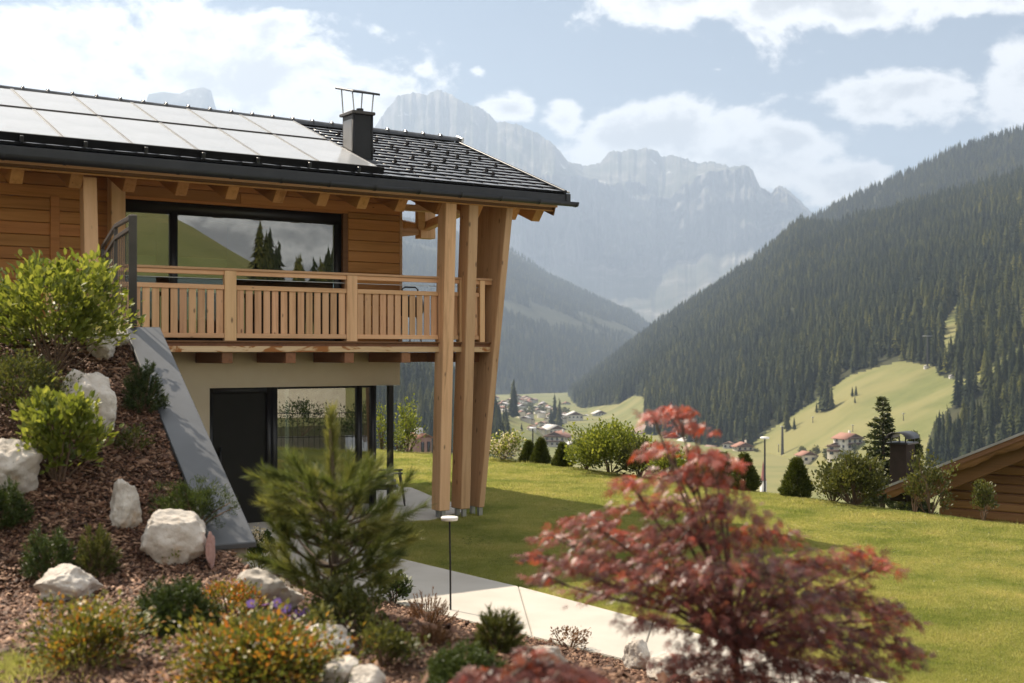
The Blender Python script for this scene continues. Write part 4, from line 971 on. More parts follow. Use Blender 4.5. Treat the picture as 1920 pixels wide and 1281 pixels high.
def mound(name, base, w, h, mat_, label, cat='shrub', n=260, L=.045, per=26, group=None, depth=1., spread=.8, Wn=.10, T=(.1, 1)):
    """needle mounds: short bottle-brush shoots all over a dome"""
    root = empty(name, base, label=label, cat=cat, group=group)
    a = rng.uniform(0, 2*math.pi, n); z = rng.uniform(.02, 1, n); r_ = np.sqrt(1-z**2*.92); k = rng.uniform(.72, 1.06, n)*(1+.15*np.sin(a*3+z*4))
    P = np.stack([np.cos(a)*r_*w/2*k, np.sin(a)*r_*w/2*depth*k, z*h*k], 1)
    d = P/np.array((w/2, w/2*depth, h)); d = d/np.maximum(np.linalg.norm(d, axis=1, keepdims=True), .05)+np.array((0, 0, .55)); d /= np.linalg.norm(d, axis=1, keepdims=True)
    sl = L*2.2
    f = rng.uniform(0, 1, (n, per)); Pn = (P[:, None, :]+d[:, None, :]*sl*(f[..., None]-.5)).reshape(-1, 3)
    ax = np.repeat(d, per, 0)*.7+unit(n*per)*spread
    t = np.clip(np.repeat(rng.uniform(T[0], T[1], n), per)*.65+rng.uniform(0, .35, n*per), 0, 1)
    M = frames(ax); l = L*rng.uniform(.7, 1.2, n*per)
    V, Fs, TT = scatter(NEEDLE[0], NEEDLE[1], Pn, M, np.stack([l, l*Wn*2, l], 1), t)
    link('foliage', np_mesh('foliage', V, Fs, mat_, TT), root)
    paths = [([(0, 0, -.05), P[i]*.5+np.array((0, 0, -.01)), P[i]], [.008, .006, .003]) for i in range(0, n, max(1, n//24))]
    V, Fs = tubes(paths, 4); link('stem', np_mesh('stem', V, Fs, TWIG_M), root)
    return root
def px2m(P, px): return px/F*P.y
def rock(px0, py0, px1, py1, seed, label, mat_=None, deep=.9, cuts=11, sink=.22, name='rock'):
    P = ground_at((px0+px1)/2, py1-.08*(py1-py0)); w = px2m(P, px1-px0)/2; h = px2m(P, py1-py0)/2
    r = np.random.default_rng(seed); bm = bmesh.new(); bmesh.ops.create_icosphere(bm, subdivisions=5, radius=1.0)
    V = np.array([v.co[:] for v in bm.verts])
    for _ in range(cuts):
        n = r.normal(size=3); n /= np.linalg.norm(n); d = r.uniform(.55, .85); s = V@n-d; V = V-np.where(s > 0, s*.92, 0)[:, None]*n
    V /= np.abs(V).max(0)
    V = np.array([Vector(p)*(1+.16*fbm(p+np.array((seed, 0, 0)), 1.3, 3)+.07*fbm(p+np.array((seed, 5, 0)), 4.5, 4)-.05*abs(fbm(p+np.array((0, seed, 3)), 2.6, 3))) for p in V])
    V = V*np.array((w, (w*.5+h*.5)*deep*1.3, h*1.12))
    for v, c in zip(bm.verts, V): v.co = c
    for f in bm.faces: f.smooth = True
    me = bpy.data.meshes.new(name); bm.to_mesh(me); bm.free(); me.materials.append(mat_ or ROCK_M)
    me.set_sharp_from_angle(angle=R(38))
    o = link(name, me, loc=(P.x, P.y+h*.35, P.z+h*(1-sink)), label=label, cat='rock'); o.rotation_euler = (0, 0, 0)
    return o

# ------------------------------------------------------------------ rocks in the mulch
rock(103,698,220,812,3,'large pale boulder half way up the mulch bank',deep=.8)
rock(163,630,216,680,5,'weathered rock near the top of the bank beside the coping',sink=.3)
rock(194,618,238,656,8,'smaller rounded rock right at the top of the coping',sink=.3)
rock(-55,828,70,938,12,'big white boulder cut off by the frame edge',deep=.8)
rock(196,902,267,994,15,'upright pointed rock just above the long flat boulder')
rock(236,962,380,1062,19,'long flat ochre boulder lying against the foot of the wing wall',deep=.6,sink=.25)
rock(383,1000,403,1076,23,'narrow pinkish stone wedged beside the wall pedestal',ROCK_PINK,sink=.3,deep=.7,cuts=14)
rock(64,1062,177,1135,27,'greyish boulder behind the orange tipped spirea',sink=.2)
rock(396,1060,560,1158,31,'long bright boulder below the wall pedestal',deep=.6,sink=.3)
rock(535,1162,660,1245,35,'bright boulder with asters at its upper side',deep=.7,sink=.3)
rock(596,1228,672,1296,39,'small pale rock at the lower end of the boulder row',sink=.3)
rock(640,1254,722,1310,43,'smooth white rock at the bottom frame edge',sink=.2)
rock(970,1212,1072,1262,47,'low white rock in the mulch below the path',deep=.7,sink=.2)
rock(1168,1202,1222,1262,51,'rounded white stone by the path edge under the maple',sink=.2)
rock(1215,1220,1305,1285,55,'grey white boulder under the maple beside the path',sink=.2)
rock(1300,1236,1420,1300,59,'broad white stone under the darkest part of the maple',sink=.2)

# ------------------------------------------------------------------ bark mulch
def chip(seed):
    r = np.random.default_rng(seed); l, w, t = 1., r.uniform(.38, .6), r.uniform(.10, .2)
    V = np.array([(x*l/2*(1+r.normal(0, .12)), y*w/2*(1+r.normal(0, .2)), z*t/2+.10*abs(x)*r.uniform(-.5, 1.)) for z in (-1, 1) for x, y in ((-1,-.7),(0,-1),(1,-.6),(1,.7),(0,1),(-1,.6))])
    return np_mesh('bark_chip', V, [np.array([(0,1,7,6),(1,2,8,7),(2,3,9,8),(3,4,10,9),(4,5,11,10),(5,0,6,11),(6,7,10,11),(7,8,9,10)])], CHIP_I)
chips = proto_collection('bark_chips', [chip(i) for i in range(7)])
n = 600000; X = rng.uniform(-6.5, 4.2, n); Y = rng.uniform(4.6, 15.5, n)
keep = rng.random(n) < np.clip((8.0/Y)**1.0, 0, 1); X, Y = X[keep], Y[keep]
dp = path_d(X, Y); w_, q_ = wall_wq(X, Y); Zc = zground(X, Y); xx, yy = pix(np.stack([X, Y, Zc], 1))
ok = ((dp > .1) & ((q_ < -.36) | (w_ > 3.4)) | ((q_ > .02) & (w_ > -.9))) & (xx > -120) & (xx < 2000) & (yy < 1400) & ((w_ > .15) | (q_ < 0) | (rng.random(len(X)) < .25)) & ((xx < 1560) | (dp > .3))
X, Y, Zc = X[ok], Y[ok], Zc[ok]; n = len(X)
sz = rng.lognormal(math.log(.036), .36, n)
gn_scatter('bark_mulch', np.stack([X, Y, Zc+rng.uniform(0, .02, n)], 1), np.stack([rng.normal(0, .42, n), rng.normal(0, .42, n), rng.uniform(0, 6.28, n)], 1), np.stack([sz]*3, 1), 7, chips,
           label='loose brown bark chips covering the planting bank', cat='mulch', kind='stuff')

# ------------------------------------------------------------------ lawn grass
def tuft(seed, nb_=13, spread=.03, tall=1.):
    r = np.random.default_rng(seed); a = r.uniform(0, 6.28, nb_); rad = r.uniform(0, spread, nb_)
    P = np.stack([np.cos(a)*rad, np.sin(a)*rad, 0*a-.004], 1)
    ax = np.stack([np.cos(a)*.55, np.sin(a)*.55, 0*a+1], 1)+r.normal(0, .3, (nb_, 3))
    l = r.uniform(.6, 1.15, nb_)*.036*tall
    V, Fs, _ = scatter(BLADE[0], BLADE[1], P, frames(ax, unit(nb_)), np.stack([l, np.full(nb_, .0042), l], 1))
    return np_mesh('grass_tuft', V, Fs, GRASS_I)
tufts = proto_collection('grass_tufts', [tuft(i) for i in range(6)])
talls = proto_collection('tall_grass_tufts', [tuft(90+i, 16, .05, 2.6) for i in range(5)])
PATHPOLY = LOW+UPP[::-1]; PATPOLY = PAT+[(x1, y1), (x2, y2), (x3, y3)]
n = 600000; Y = 8.5+30*rng.random(n)**1.5; X = rng.uniform(-.12, .44, n)*Y
X = np.where(rng.random(n) < .04, X-.25*Y*rng.random(n), X)
okg = (~inpoly(X, Y, PATHPOLY)) & (~inpoly(X, Y, PATPOLY)) & ((path_d(X, Y) < 0) | (X > 5)) & (edge_d(X, Y) < .6) & (rng.random(n) < np.clip(11./Y, 0, 1)**.8)
u_, v_ = w2uv(X, Y); okg &= ~((u_ < -.6) & (v_ > VW-.1))
X, Y = X[okg], Y[okg]; n = len(X)
s = rng.uniform(.7, 1.25, n)*(1+.7*vnoise(X*1.1, Y*1.1, 9, 4))*np.clip(Y/16, .9, 1.5)
gn_scatter('grass', np.stack([X, Y, zground(X, Y)], 1), np.stack([rng.normal(0, .12, n), rng.normal(0, .12, n), rng.uniform(0, 6.28, n)], 1), np.stack([s, s, s*.85], 1), 6, tufts,
           label='short mown grass of the sunny lawn', cat='grass', kind='stuff')
pts = []
for a, c in zip(EDGE[1:-2], EDGE[2:-1]):
    m_ = int(np.linalg.norm(c-a)*70); t = rng.random(m_)[:, None]; pts.append(a+(c-a)*t+rng.normal(0, .35, (m_, 2)))
pts = np.concatenate(pts); n = len(pts); s = rng.uniform(.7, 1.5, n)
gn_scatter('tall_grass', np.stack([pts[:, 0], pts[:, 1], zground(pts[:, 0], pts[:, 1])-.02], 1), np.stack([rng.normal(0, .15, n), rng.normal(0, .15, n), rng.uniform(0, 6.28, n)], 1), np.stack([s*1.2, s*1.2, s], 1), 5, talls,
           label='longer unmown grass along the far rim of the lawn', cat='grass', kind='stuff')
n = 1500; w_ = rng.uniform(-1.6, .12, n); q_ = rng.uniform(.0, 2.6, n); X = T0[0]+EV[0]*w_+LV[0]*q_; Y = T0[1]+EV[1]*w_+LV[1]*q_; s = rng.uniform(.7, 1.3, n)
g2 = np.stack([X, Y, zground(X, Y)-.01], 1)
P = ground_at(18, 1262); m_ = 260; ga_ = np.stack([P.x+rng.normal(0, .18, m_), P.y+rng.normal(0, .15, m_)], 1); g2 = np.concatenate([g2, np.stack([ga_[:, 0], ga_[:, 1], zground(ga_[:, 0], ga_[:, 1])], 1)])
n = len(g2); s = rng.uniform(.6, 1.1, n)
gn_scatter('terrace_grass', g2, np.stack([rng.normal(0, .15, n), rng.normal(0, .15, n), rng.uniform(0, 6.28, n)], 1), np.stack([s, s, s], 1), 5, talls,
           label='long bright grass on the terrace edge behind the bank shrubs', cat='grass', kind='stuff')

# ------------------------------------------------------------------ shrubs of the bank
G = ground_at
P = G(105, 692); shrub('leafy_shrub', P, px2m(P, 250), px2m(P, 198), L_BRIGHT, 'tall leafy yellow green shrub at the top of the bank by the steel fence', tmpl=LEAF_T, L=.075, Wd=.85, clumps=150, per=26, cr=.10, stems=16, low=.1, ragged=.25)
P = G(35, 800); shrub('low_shrub', P, px2m(P, 165), px2m(P, 125), L_OLIVE, 'dull olive shrub below the tall leafy one', L=.035, clumps=120, per=34, cr=.055, stems=10)
P = G(110, 905); shrub('leafy_shrub', P, px2m(P, 150), px2m(P, 165), L_BRIGHT, 'bright leafy shrub in front of the large boulder', tmpl=LEAF_T, L=.068, Wd=.85, clumps=70, per=26, cr=.07, stems=12, low=.08)
P = G(270, 772); mound('juniper', P, px2m(P, 66), px2m(P, 84), L_DARK, 'dark bushy juniper touching the coping half way down', n=220, L=.04, depth=.9)
P = G(245, 845); shrub('ground_plant', P, px2m(P, 70), px2m(P, 36), L_OLIVE, 'flat little plant in the shaded mulch', L=.035, clumps=22, per=16, cr=.04, stems=5, low=.02)
P = G(355, 992); shrub('juniper', P, px2m(P, 112), px2m(P, 82), L_DARK, 'spreading green juniper above the long flat boulder', L=.03, Wd=.35, clumps=130, per=46, cr=.035, stems=16, low=.05, ragged=.4, tb=(.3, 1))
P = G(92, 1078); mound('mugo_pine', P, px2m(P, 92), px2m(P, 74), L_MUGO, 'round green dwarf shrub above the greyish boulder', n=260, L=.035)
P = G(180, 1078); mound('dwarf_shrub', P, px2m(P, 66), px2m(P, 74), L_OLIVE, 'small upright brownish green shrub left of the shaded mulch', n=190, L=.035, spread=.5)
P = G(330, 1186); mound('mugo_pine', P, px2m(P, 138), px2m(P, 86), L_MUGO, 'dark green cushion pine in the middle of the mulch', n=420, L=.04)
P = G(8, 985); mound('dwarf_shrub', P, px2m(P, 75), px2m(P, 68), L_MUGO, 'dark dwarf shrub by the white boulder at the frame edge', n=220, L=.04)
def whites(root, Cc):
    top = Cc[Cc[:, 2] >= np.percentile(Cc[:, 2], 60)]
    P_ = np.repeat(top, 2, 0)+rng.normal(0, .03, (len(top)*2, 3))+np.array((0, 0, .03)); V, Fs, T = leaves_at(P_, np.tile((0, 0, 1.), (len(P_), 1)), LEAF_D, .02, 1.3, rng.random(len(P_)), 1.0)
    link('flower', np_mesh('flower', V, Fs, L_WHITE, T), root)
P = G(158, 1252); shrub('spirea', P, px2m(P, 175), px2m(P, 112), L_SPIREA, 'yellow green spirea with orange tips and pale flower heads', L=.034, clumps=150, per=18, cr=.06, stems=18, low=.02, tb=(0, .7), extra=whites, ragged=.45)
P = G(318, 1060); shrub('ground_plant', P, px2m(P, 34), px2m(P, 34), L_BRIGHT, 'tiny bright seedling in the mulch under the long boulder', L=.03, clumps=12, per=9, cr=.03, stems=4)
P = G(478, 1292); shrub('spirea', P, px2m(P, 235), px2m(P, 112), L_SPIREA, 'large spirea with orange and red young leaves in the foreground', L=.036, clumps=300, per=20, cr=.07, stems=30, low=.02, depth=1.1, tb=(.0, .78), extra=whites, ragged=.5)
P = G(433, 1170); shrub('spirea', P, px2m(P, 100), px2m(P, 70), L_SPIREA, 'small red tipped spirea beside the dark cushion pine', L=.03, clumps=46, per=28, cr=.045, stems=8, low=.03, tb=(.4, 1))
P = G(548, 1262); shrub('spirea', P, px2m(P, 120), px2m(P, 64), L_SPIREA, 'orange red low spirea between the large spirea and the boulder row', L=.034, clumps=60, per=20, cr=.055, stems=10, low=.02, tb=(.5, 1), ragged=.5)
# asters and white blooms
def daisy(n_p, r_):
    V, Fc = [(0, 0, 0)], []
    for k in range(n_p):
        a = 2*math.pi*k/n_p; i = len(V); c, s = math.cos(a), math.sin(a)
        V += [(c*.55-s*.13, s*.55+c*.13, .05), (c*.55+s*.13, s*.55-c*.13, .05), (c, s, .0)]; Fc += [(0, i+1, i), (i, i+1, i+2)]
    return np.array(V)*r_, [np.array(Fc)]
def flowers(name, spots, Zb, mat_, r_, label, cat, centre=True, npet=14, stems_to=None):
    base = G(*stems_to); root = empty(name, base, label=label, cat=cat)
    P_ = []
    for (px, py) in spots:
        q = Vector(((px-CX)/F*Zb, Zb, CZ+(HZ-py)/F*Zb))+Vector((0, rng.uniform(-.12, .12), 0)); P_.append(np.array(q-base))
    P_ = np.array(P_); ax = np.tile((0, -.55, .8), (len(P_), 1))+rng.normal(0, .25, (len(P_), 3))
    M = frames(rng.normal(size=P_.shape), ax); tv, tf = daisy(npet, 1.)
    V, Fs, T = scatter(tv, tf, P_, M, np.full(len(P_), r_)*rng.uniform(.8, 1.15, len(P_)), rng.random(len(P_)))
    link('petal', np_mesh('petal', V, Fs, mat_, T), root)
    if centre:
        tv, tf = daisy(8, .32); V, Fs, T = scatter(tv, tf, P_+ax/np.linalg.norm(ax, axis=1, keepdims=True)*.004, M, np.full(len(P_), r_), rng.random(len(P_))); link('flower_centre', np_mesh('flower_centre', V, Fs, L_YELLOW, T), root)
    V, Fs = tubes([([p*np.array((.3, .3, 0))+np.array((0, 0, -.04)), p*.6, p], [.004, .004, .003]) for p in P_], 4); link('stem', np_mesh('stem', V, Fs, TWIG_M), root)
    nl = len(P_)*14; Pl = P_[rng.integers(0, len(P_), nl)]*rng.uniform(.2, .9, (nl, 1))+rng.normal(0, .025, (nl, 3)); V, Fs, T = leaves_at(Pl, unit(nl)+np.array((0, 0, .6)), LEAF_D, .04, .5, rng.random(nl)); link('foliage', np_mesh('foliage', V, Fs, L_OLIVE, T), root)
flowers('aster_plant', [(477,1127),(502,1132),(515,1135),(526,1150),(541,1138),(508,1145),(520,1152),(545,1163),(568,1155),(573,1158),(555,1164),(536,1188),(548,1180),(510,1166),(530,1160),(498,1160),(585,1170),(560,1150)], 7.3, L_LILAC, .040, 'violet asters in bloom over the bright boulders', 'flower', stems_to=(535, 1195))
flowers('white_flower_plant', [(528,1088),(534,1100),(552,1108),(560,1118),(570,1130),(556,1132),(566,1140),(545,1125),(576,1124),(520,1092)], 8.2, L_WHITE, .032, 'cluster of small white flowers behind the asters', 'flower', centre=False, npet=9, stems_to=(575, 1165))
P = G(486, 1085)
def hydr(root, Cc):
    P_ = np.array((-.02, -.05, px2m(P, 78)))+rng.normal(0, .04, (170, 3))*np.array((1, 1, 1.3)); V, Fs, T = leaves_at(P_, unit(170), LEAF_D, .035, 1.5, rng.random(170), 1.); link('flower', np_mesh('flower', V, Fs, L_WHITE, T), root)
shrub('hydrangea', P, px2m(P, 60), px2m(P, 88), L_DARK, 'leafy plant with one cream bloom at the foot of the coping', tmpl=LEAF_T, L=.07, Wd=1., clumps=26, per=14, cr=.06, stems=7, extra=hydr)

# ------------------------------------------------------------------ the young stone pine
def stone_pine(base, Hh, label):
    root = empty('stone_pine', base, label=label, cat='tree'); r = np.random.default_rng(5); paths, shoots = [], []
    trunk = [np.array((0.02*math.sin(z*3), .02*math.cos(z*2), z)) for z in np.linspace(-.1, Hh*.93, 9)]
    paths.append((trunk, np.linspace(.036, .010, 9)))
    shoots.append((np.array((.0, .01, Hh*.90)), np.array((0, 0, 1.)), .15, 1.0))
    for zz in (.66, .73, .80, .88): shoots.append((np.array((r.normal(0, .01), r.normal(0, .01), Hh*zz)), np.array((r.normal(0, .12), r.normal(0, .12), 1.)), .15, .8))
    levels = [(.12,.46,6),(.19,.56,7),(.27,.60,7),(.36,.58,7),(.45,.56,6),(.53,.46,6),(.60,.30,5)]
    for li, (f, ln, nb_) in enumerate(levels):
        for k in range(nb_):
            a = 2*math.pi*(k+r.uniform(-.35, .35))/nb_+li*1.1; l = ln*Hh*.48*r.uniform(.70, 1.16); z0 = f*Hh
            d = np.array((math.cos(a), math.sin(a), 0)); rise = r.uniform(.10, .45)+.5*f
            p = [np.array((0, 0, z0))+d*l*t+np.array((0, 0, l*(rise*t*t+.08*t))) for t in np.linspace(0, 1, 5)]
            paths.append((p, np.linspace(.013, .006, 5)))
            tdir = p[-1]-p[-2]; tdir /= np.linalg.norm(tdir); shoots.append((p[-1], tdir+np.array((0, 0, .5)), .15, r.random()))
            for t in ((.45, .78) if l > .3 else (.7,)):
                for sgn in (-1, 1):
                    if r.random() < .30: continue
                    side = np.array((-d[1], d[0], 0))*sgn
                    o = p[0]+(p[-1]-p[0])*t+np.array((0, 0, l*(rise*(t*t-t)))); e = o+(d*.55+side*.75+np.array((0, 0, .35)))*.17*r.uniform(.6, 1.25)
                    paths.append(([o, e], [.006, .004])); shoots.append((e, e-o, r.uniform(.12, .17), r.random()))
    V, Fs = tubes(paths, 6); link('trunk', np_mesh('trunk', V, Fs, BARK_M), root)
    Pn, An, Ln, Tn = [], [], [], []
    for (p, d, sl, tv) in shoots:
        d = d/np.linalg.norm(d); k = 185
        f = r.uniform(-.45, 1., k); Pn.append(p+d*sl*f[:, None]); o = r.normal(size=(k, 3)); o -= (o@d)[:, None]*d; o /= np.linalg.norm(o, axis=1, keepdims=True)
        An.append(d*(.85+.6*np.maximum(f, 0))[:, None]+o*.7); Ln.append(.095*r.uniform(.75, 1.15, k)); Tn.append(np.clip(.12+.5*tv+.4*r.random(k), 0, 1))
    P_, A_, L_, T_ = np.concatenate(Pn), np.concatenate(An), np.concatenate(Ln), np.concatenate(Tn)
    V, Fs, TT = scatter(NEEDLE[0], NEEDLE[1], P_, frames(A_), np.stack([L_, np.full(len(L_), .0050), L_], 1), T_)
    link('crown', np_mesh('crown', V, Fs, L_PINE, TT), root)
P = G(622, 1168); stone_pine(P, px2m(P, 392), 'young stone pine with long soft needles in front of the glass front')

# shrubs round the foot of the pine and along the path
P = G(650, 1205); shrub('leafy_shrub', P, px2m(P, 130), px2m(P, 100), L_OLIVE, 'yellow leaved low shrub at the foot of the stone pine', L=.036, clumps=70, per=26, cr=.05, stems=9, tb=(.3, 1))
P = G(718, 1254); shrub('leafy_shrub', P, px2m(P, 92), px2m(P, 76), L_OLIVE, 'small twiggy shrub in the sunlit mulch right of the pine', L=.03, clumps=46, per=22, cr=.045, stems=9, tb=(.2, 1), ragged=.35)
P = G(738, 1132); shrub('leafy_shrub', P, px2m(P, 58), px2m(P, 50), L_DARK, 'dark broad leaved plant at the corner of the path', tmpl=LEAF_T, L=.06, Wd=1.1, clumps=30, per=14, cr=.05, stems=6)
P = G(805, 1176); mound('heather', P, px2m(P, 92), px2m(P, 54), L_HEATH, 'reddish brown heather beside the garden lamp', n=170, L=.035, spread=.5, Wn=.06)
P = G(815, 1212); mound('heather', P, px2m(P, 70), px2m(P, 30), L_HEATH, 'second flatter brown heather below the lamp', n=90, L=.03, spread=.5, Wn=.06)
P = G(935, 1226); mound('heather', P, px2m(P, 74), px2m(P, 68), L_OLIVE, 'olive heather with a few tall tips at the path edge', n=150, L=.04, spread=.45)
P = G(872, 1290); mound('mugo_pine', P, px2m(P, 138), px2m(P, 66), L_MUGO, 'bright green cushion shrub at the bottom edge of the bed', n=420, L=.035, T=(.4, 1))
P = G(1065, 1218); shrub('ground_plant', P, px2m(P, 90), px2m(P, 36), L_HEATH, 'low lilac tinged plant beside the path under the maple tips', L=.028, clumps=26, per=18, cr=.03, stems=6)

# ------------------------------------------------------------------ red Japanese maples
def maple(base, pads, Zc, zs, Lf, label, trunk_px, dens=1.0, name='japanese_maple', tint_hi=()):
    base = Vector(base); root = empty(name, base, label=label, cat='tree'); B = np.array(base); r = np.random.default_rng(17)
    Pn, Tn, paths = [], [], []
    fork = np.array(((trunk_px[0]-CX)/F*Zc, Zc, CZ+(HZ-trunk_px[1])/F*Zc))-B
    paths.append(([np.array((0, 0, -.1)), fork*.5+np.array((.02, 0, 0)), fork], [.026, .022, .018]))
    for i, (px, py, rx, ry, dz, hot) in enumerate(pads):
        Zp = Zc+dz; c = np.array(((px-CX)/F*Zp, Zp, CZ+(HZ-py)/F*Zp))-B; a, h_ = rx/F*Zp, ry/F*Zp
        n = int(dens*rx*ry*.060)+12
        v = unit(n)*(r.random((n, 1))**.45)*(1+r.normal(0, .14, (n, 1))); k = v*np.array((a, max(a*.7, .14)*zs, h_))
        k[:, 2] = k[:, 2]*.8-.75*h_*(np.abs(v[:, 0])**2.0)                           # tips hang
        Pn.append(c+k); Tn.append(np.clip(r.normal(.34+.5*hot, .24, n), 0, 1))  # hot lifts the tint: lit top and dark interior painted into leaf colour
        m_ = fork*.35+c*.65+np.array((0, 0, h_*.7)); m2 = fork*.7+c*.3+np.array((0, 0, .06))
        paths.append(([fork, m2, m_, c], [.011, .008, .006, .003]))
        for _ in range(max(2, n//26)):
            e = c+k[r.integers(0, n)]; paths.append(([m_*.4+c*.6, (c+e)/2+np.array((0, 0, .02)), e], [.004, .003, .0015]))
    P_, T_ = np.concatenate(Pn), np.concatenate(Tn); n = len(P_)
    out_ = P_-fork; out_[:, 2] = -.25*np.abs(out_[:, 0])-.10; ax = out_/np.linalg.norm(out_, axis=1, keepdims=True)+r.normal(0, .45, (n, 3))
    up = np.tile((0, -.35, 1.), (n, 1))+r.normal(0, .5, (n, 3)); l = Lf*r.uniform(.7, 1.2, n)
    V, Fs, TT = scatter(LEAF_P[0], LEAF_P[1], P_, frames(ax, up), np.stack([l*1.15, l*.72, l], 1), T_)
    link('crown', np_mesh('crown', V, Fs, L_MAPLE, TT), root)
    V, Fs = tubes(paths, 5); link('trunk', np_mesh('trunk', V, Fs, BARK_M), root)
PADS = [(1270,772,50,20,.1,1),(1300,802,55,16,.2,1),(1225,778,26,10,.0,1),(1255,840,70,20,.1,1),(1340,858,60,20,-.1,1),(1180,905,46,14,.1,1),(1290,893,110,28,.0,.6),
        (1245,945,130,30,.15,.6),(1360,945,80,34,-.1,.4),(1105,978,80,20,.0,.7),(1040,1008,50,13,.1,.7),(1165,1012,120,28,.2,.3),(1300,1000,140,40,.0,.3),(1440,1000,80,32,.1,.3),
        (1010,1042,46,13,.0,.3),(1110,1056,110,28,-.1,.3),(1250,1068,150,44,-.2,.3),(1400,1066,150,50,-.25,.2),(1530,1056,105,38,.1,.3),(1610,1040,60,24,.2,.8),(1655,1062,40,16,.1,.8),
        (1020,1086,46,14,.1,.2),(1150,1106,90,24,.2,.2),(1300,1124,140,42,-.2,.2),(1450,1134,150,54,-.3,.1),(1580,1118,90,44,.0,.2),(1655,1140,50,30,.1,.2),
        (1240,1170,80,16,.1,.1),(1390,1196,150,40,-.2,.1),(1530,1190,120,50,-.1,.1),(1640,1190,70,40,.1,.1),(1690,1160,45,16,.2,.2),(1705,1225,45,30,.1,.1),
        (1320,1240,120,24,.0,.1),(1480,1250,130,40,-.1,.1),(1610,1252,90,40,.0,.1),(1400,1286,150,26,.0,.1),(1560,1296,110,24,.0,.1)]
Zm = 5.35; bx_, by_ = (1378-CX)/F*Zm, Zm
maple((bx_, by_, float(zground(bx_, by_))), PADS, Zm, 1.0, .043, 'wide weeping red maple with finely cut leaves blurred in the foreground', (1376, 1215), .82)
Zm2 = 4.1; bx_, by_ = (940-CX)/F*Zm2, Zm2
maple((bx_, by_, float(zground(bx_, by_))), [(905,1268,60,16,0,.2),(980,1252,70,16,.1,.2),(1060,1262,60,16,.05,.2),(950,1290,110,20,-.1,.2),(1090,1284,70,16,0,.2),(1000,1222,36,7,.1,.2),(880,1292,60,14,0,.3)], Zm2, .8, .05,
      'low dusky red maple tips at the bottom edge of the picture', (945, 1330), 1.0)

# ------------------------------------------------------------------ plants along the far rim of the lawn
def rim(px, py): return G(px, py+2)
def far_at(px, Z, z): return Vector(((px-CX)/F*Z, Z, z))
def cone_shrub(px, py, wpx, hpx, label, group=None):
    P = rim(px, py); h = px2m(P, hpx); w = px2m(P, wpx); root = empty('cone_shrub', P, label=label, cat='shrub', group=group)
    n = 900; z = rng.random(n)**1.35; a = rng.uniform(0, 6.28, n); prof = np.minimum(1, (1-z)*1.05+.03)**.8*np.minimum(1, .62+z*2.4); k = prof*w/2*rng.uniform(.72, 1.08, n)*(1+.1*np.sin(a*4+z*9))
    P_ = np.stack([np.cos(a)*k, np.sin(a)*k, z*h*rng.uniform(.95, 1.03, n)+.02], 1)
    d = np.stack([np.cos(a), np.sin(a), 0*a+.9], 1); per = 9
    Pn = np.repeat(P_, per, 0)+rng.normal(0, .02, (n*per, 3)); ax = np.repeat(d, per, 0)+unit(n*per)*.7
    t = np.clip(np.repeat(rng.random(n), per)*.6+rng.random(n*per)*.4, 0, 1); l = .075*rng.uniform(.7, 1.2, n*per)
    V, Fs, T = scatter(NEEDLE[0], NEEDLE[1], Pn, frames(ax), np.stack([l, np.full(len(l), .022), l], 1), t); link('crown', np_mesh('crown', V, Fs, L_CONE, T), root)
    V, Fs = tubes([([(0, 0, -.1), (0, 0, h*.9)], [.03, .006])], 6); link('trunk', np_mesh('trunk', V, Fs, BARK_M), root)
cone_shrub(992, 861, 32, 38, 'leftmost slim dwarf spruce cone by the white flowering bush'); cone_shrub(1014, 862, 32, 46, 'taller slim dwarf spruce cone next to the leftmost one'); cone_shrub(1055, 870, 36, 42, 'squat dwarf spruce cone left of the big sunlit bush')
cone_shrub(1357, 896, 46, 62, 'dwarf spruce cone half hidden by the red maple'); cone_shrub(1396, 898, 54, 66, 'plump dwarf spruce cone left of the street lamp'); cone_shrub(1494, 907, 58, 70, 'broad dwarf spruce cone standing alone right of the street lamp')
def rim_bush(px, py, wpx, hpx, mat_, label, name='bush', cat='shrub', L=.09, cl=70, per=34, Z=None, zoff=0., **kw):
    P = rim(px, py) if Z is None else far_at(px, Z, CZ+(HZ-py)/F*Z)
    return shrub(name, P, px2m(P, wpx), px2m(P, hpx), mat_, label, cat, L=L, clumps=cl, per=per, cr=px2m(P, 12), stem_r=.018, **kw)
rim_bush(1143, 880, 140, 84, L_BRIGHT, 'big round sunlit bush on the far rim of the lawn', cl=170, per=40, L=.085)
rim_bush(1098, 874, 60, 56, L_BRIGHT, 'paler bush attached to the left of the big round one', cl=50)
rim_bush(1200, 884, 76, 58, L_OLIVE, 'darker bush on the right of the big round one', cl=60)
rim_bush(1262, 890, 86, 44, L_BRIGHT, 'low yellow green bush behind the maple', cl=60); rim_bush(1322, 893, 60, 34, L_OLIVE, 'low bush between the maple and the dwarf spruces', cl=40)
def blossom(root, Cc):
    P_ = np.repeat(Cc, 12, 0)+rng.normal(0, .09, (len(Cc)*12, 3)); V, Fs, T = leaves_at(P_, unit(len(P_)), LEAF_D, .07, 1.5, rng.random(len(P_)), 1.); link('flower', np_mesh('flower', V, Fs, L_WHITE, T), root)
rim_bush(944, 862, 66, 46, L_BRIGHT, 'white flowering bush just right of the leaning posts', cl=50, per=16, extra=blossom)
rim_bush(765, 842, 30, 92, L_BRIGHT, 'tall slender sapling with bright leaves behind the column', 'sapling', 'tree', cl=44, per=20, low=.02, ragged=.35)
rim_bush(716, 838, 16, 84, L_BRIGHT, 'thin sapling seen through the corner glass', 'sapling', 'tree', cl=24, per=16, low=.02, ragged=.3)
rim_bush(748, 845, 46, 34, L_BRIGHT, 'low sprig leaning left of the slender sapling', 'sapling', 'tree', cl=16, per=16, low=.05, ragged=.5)
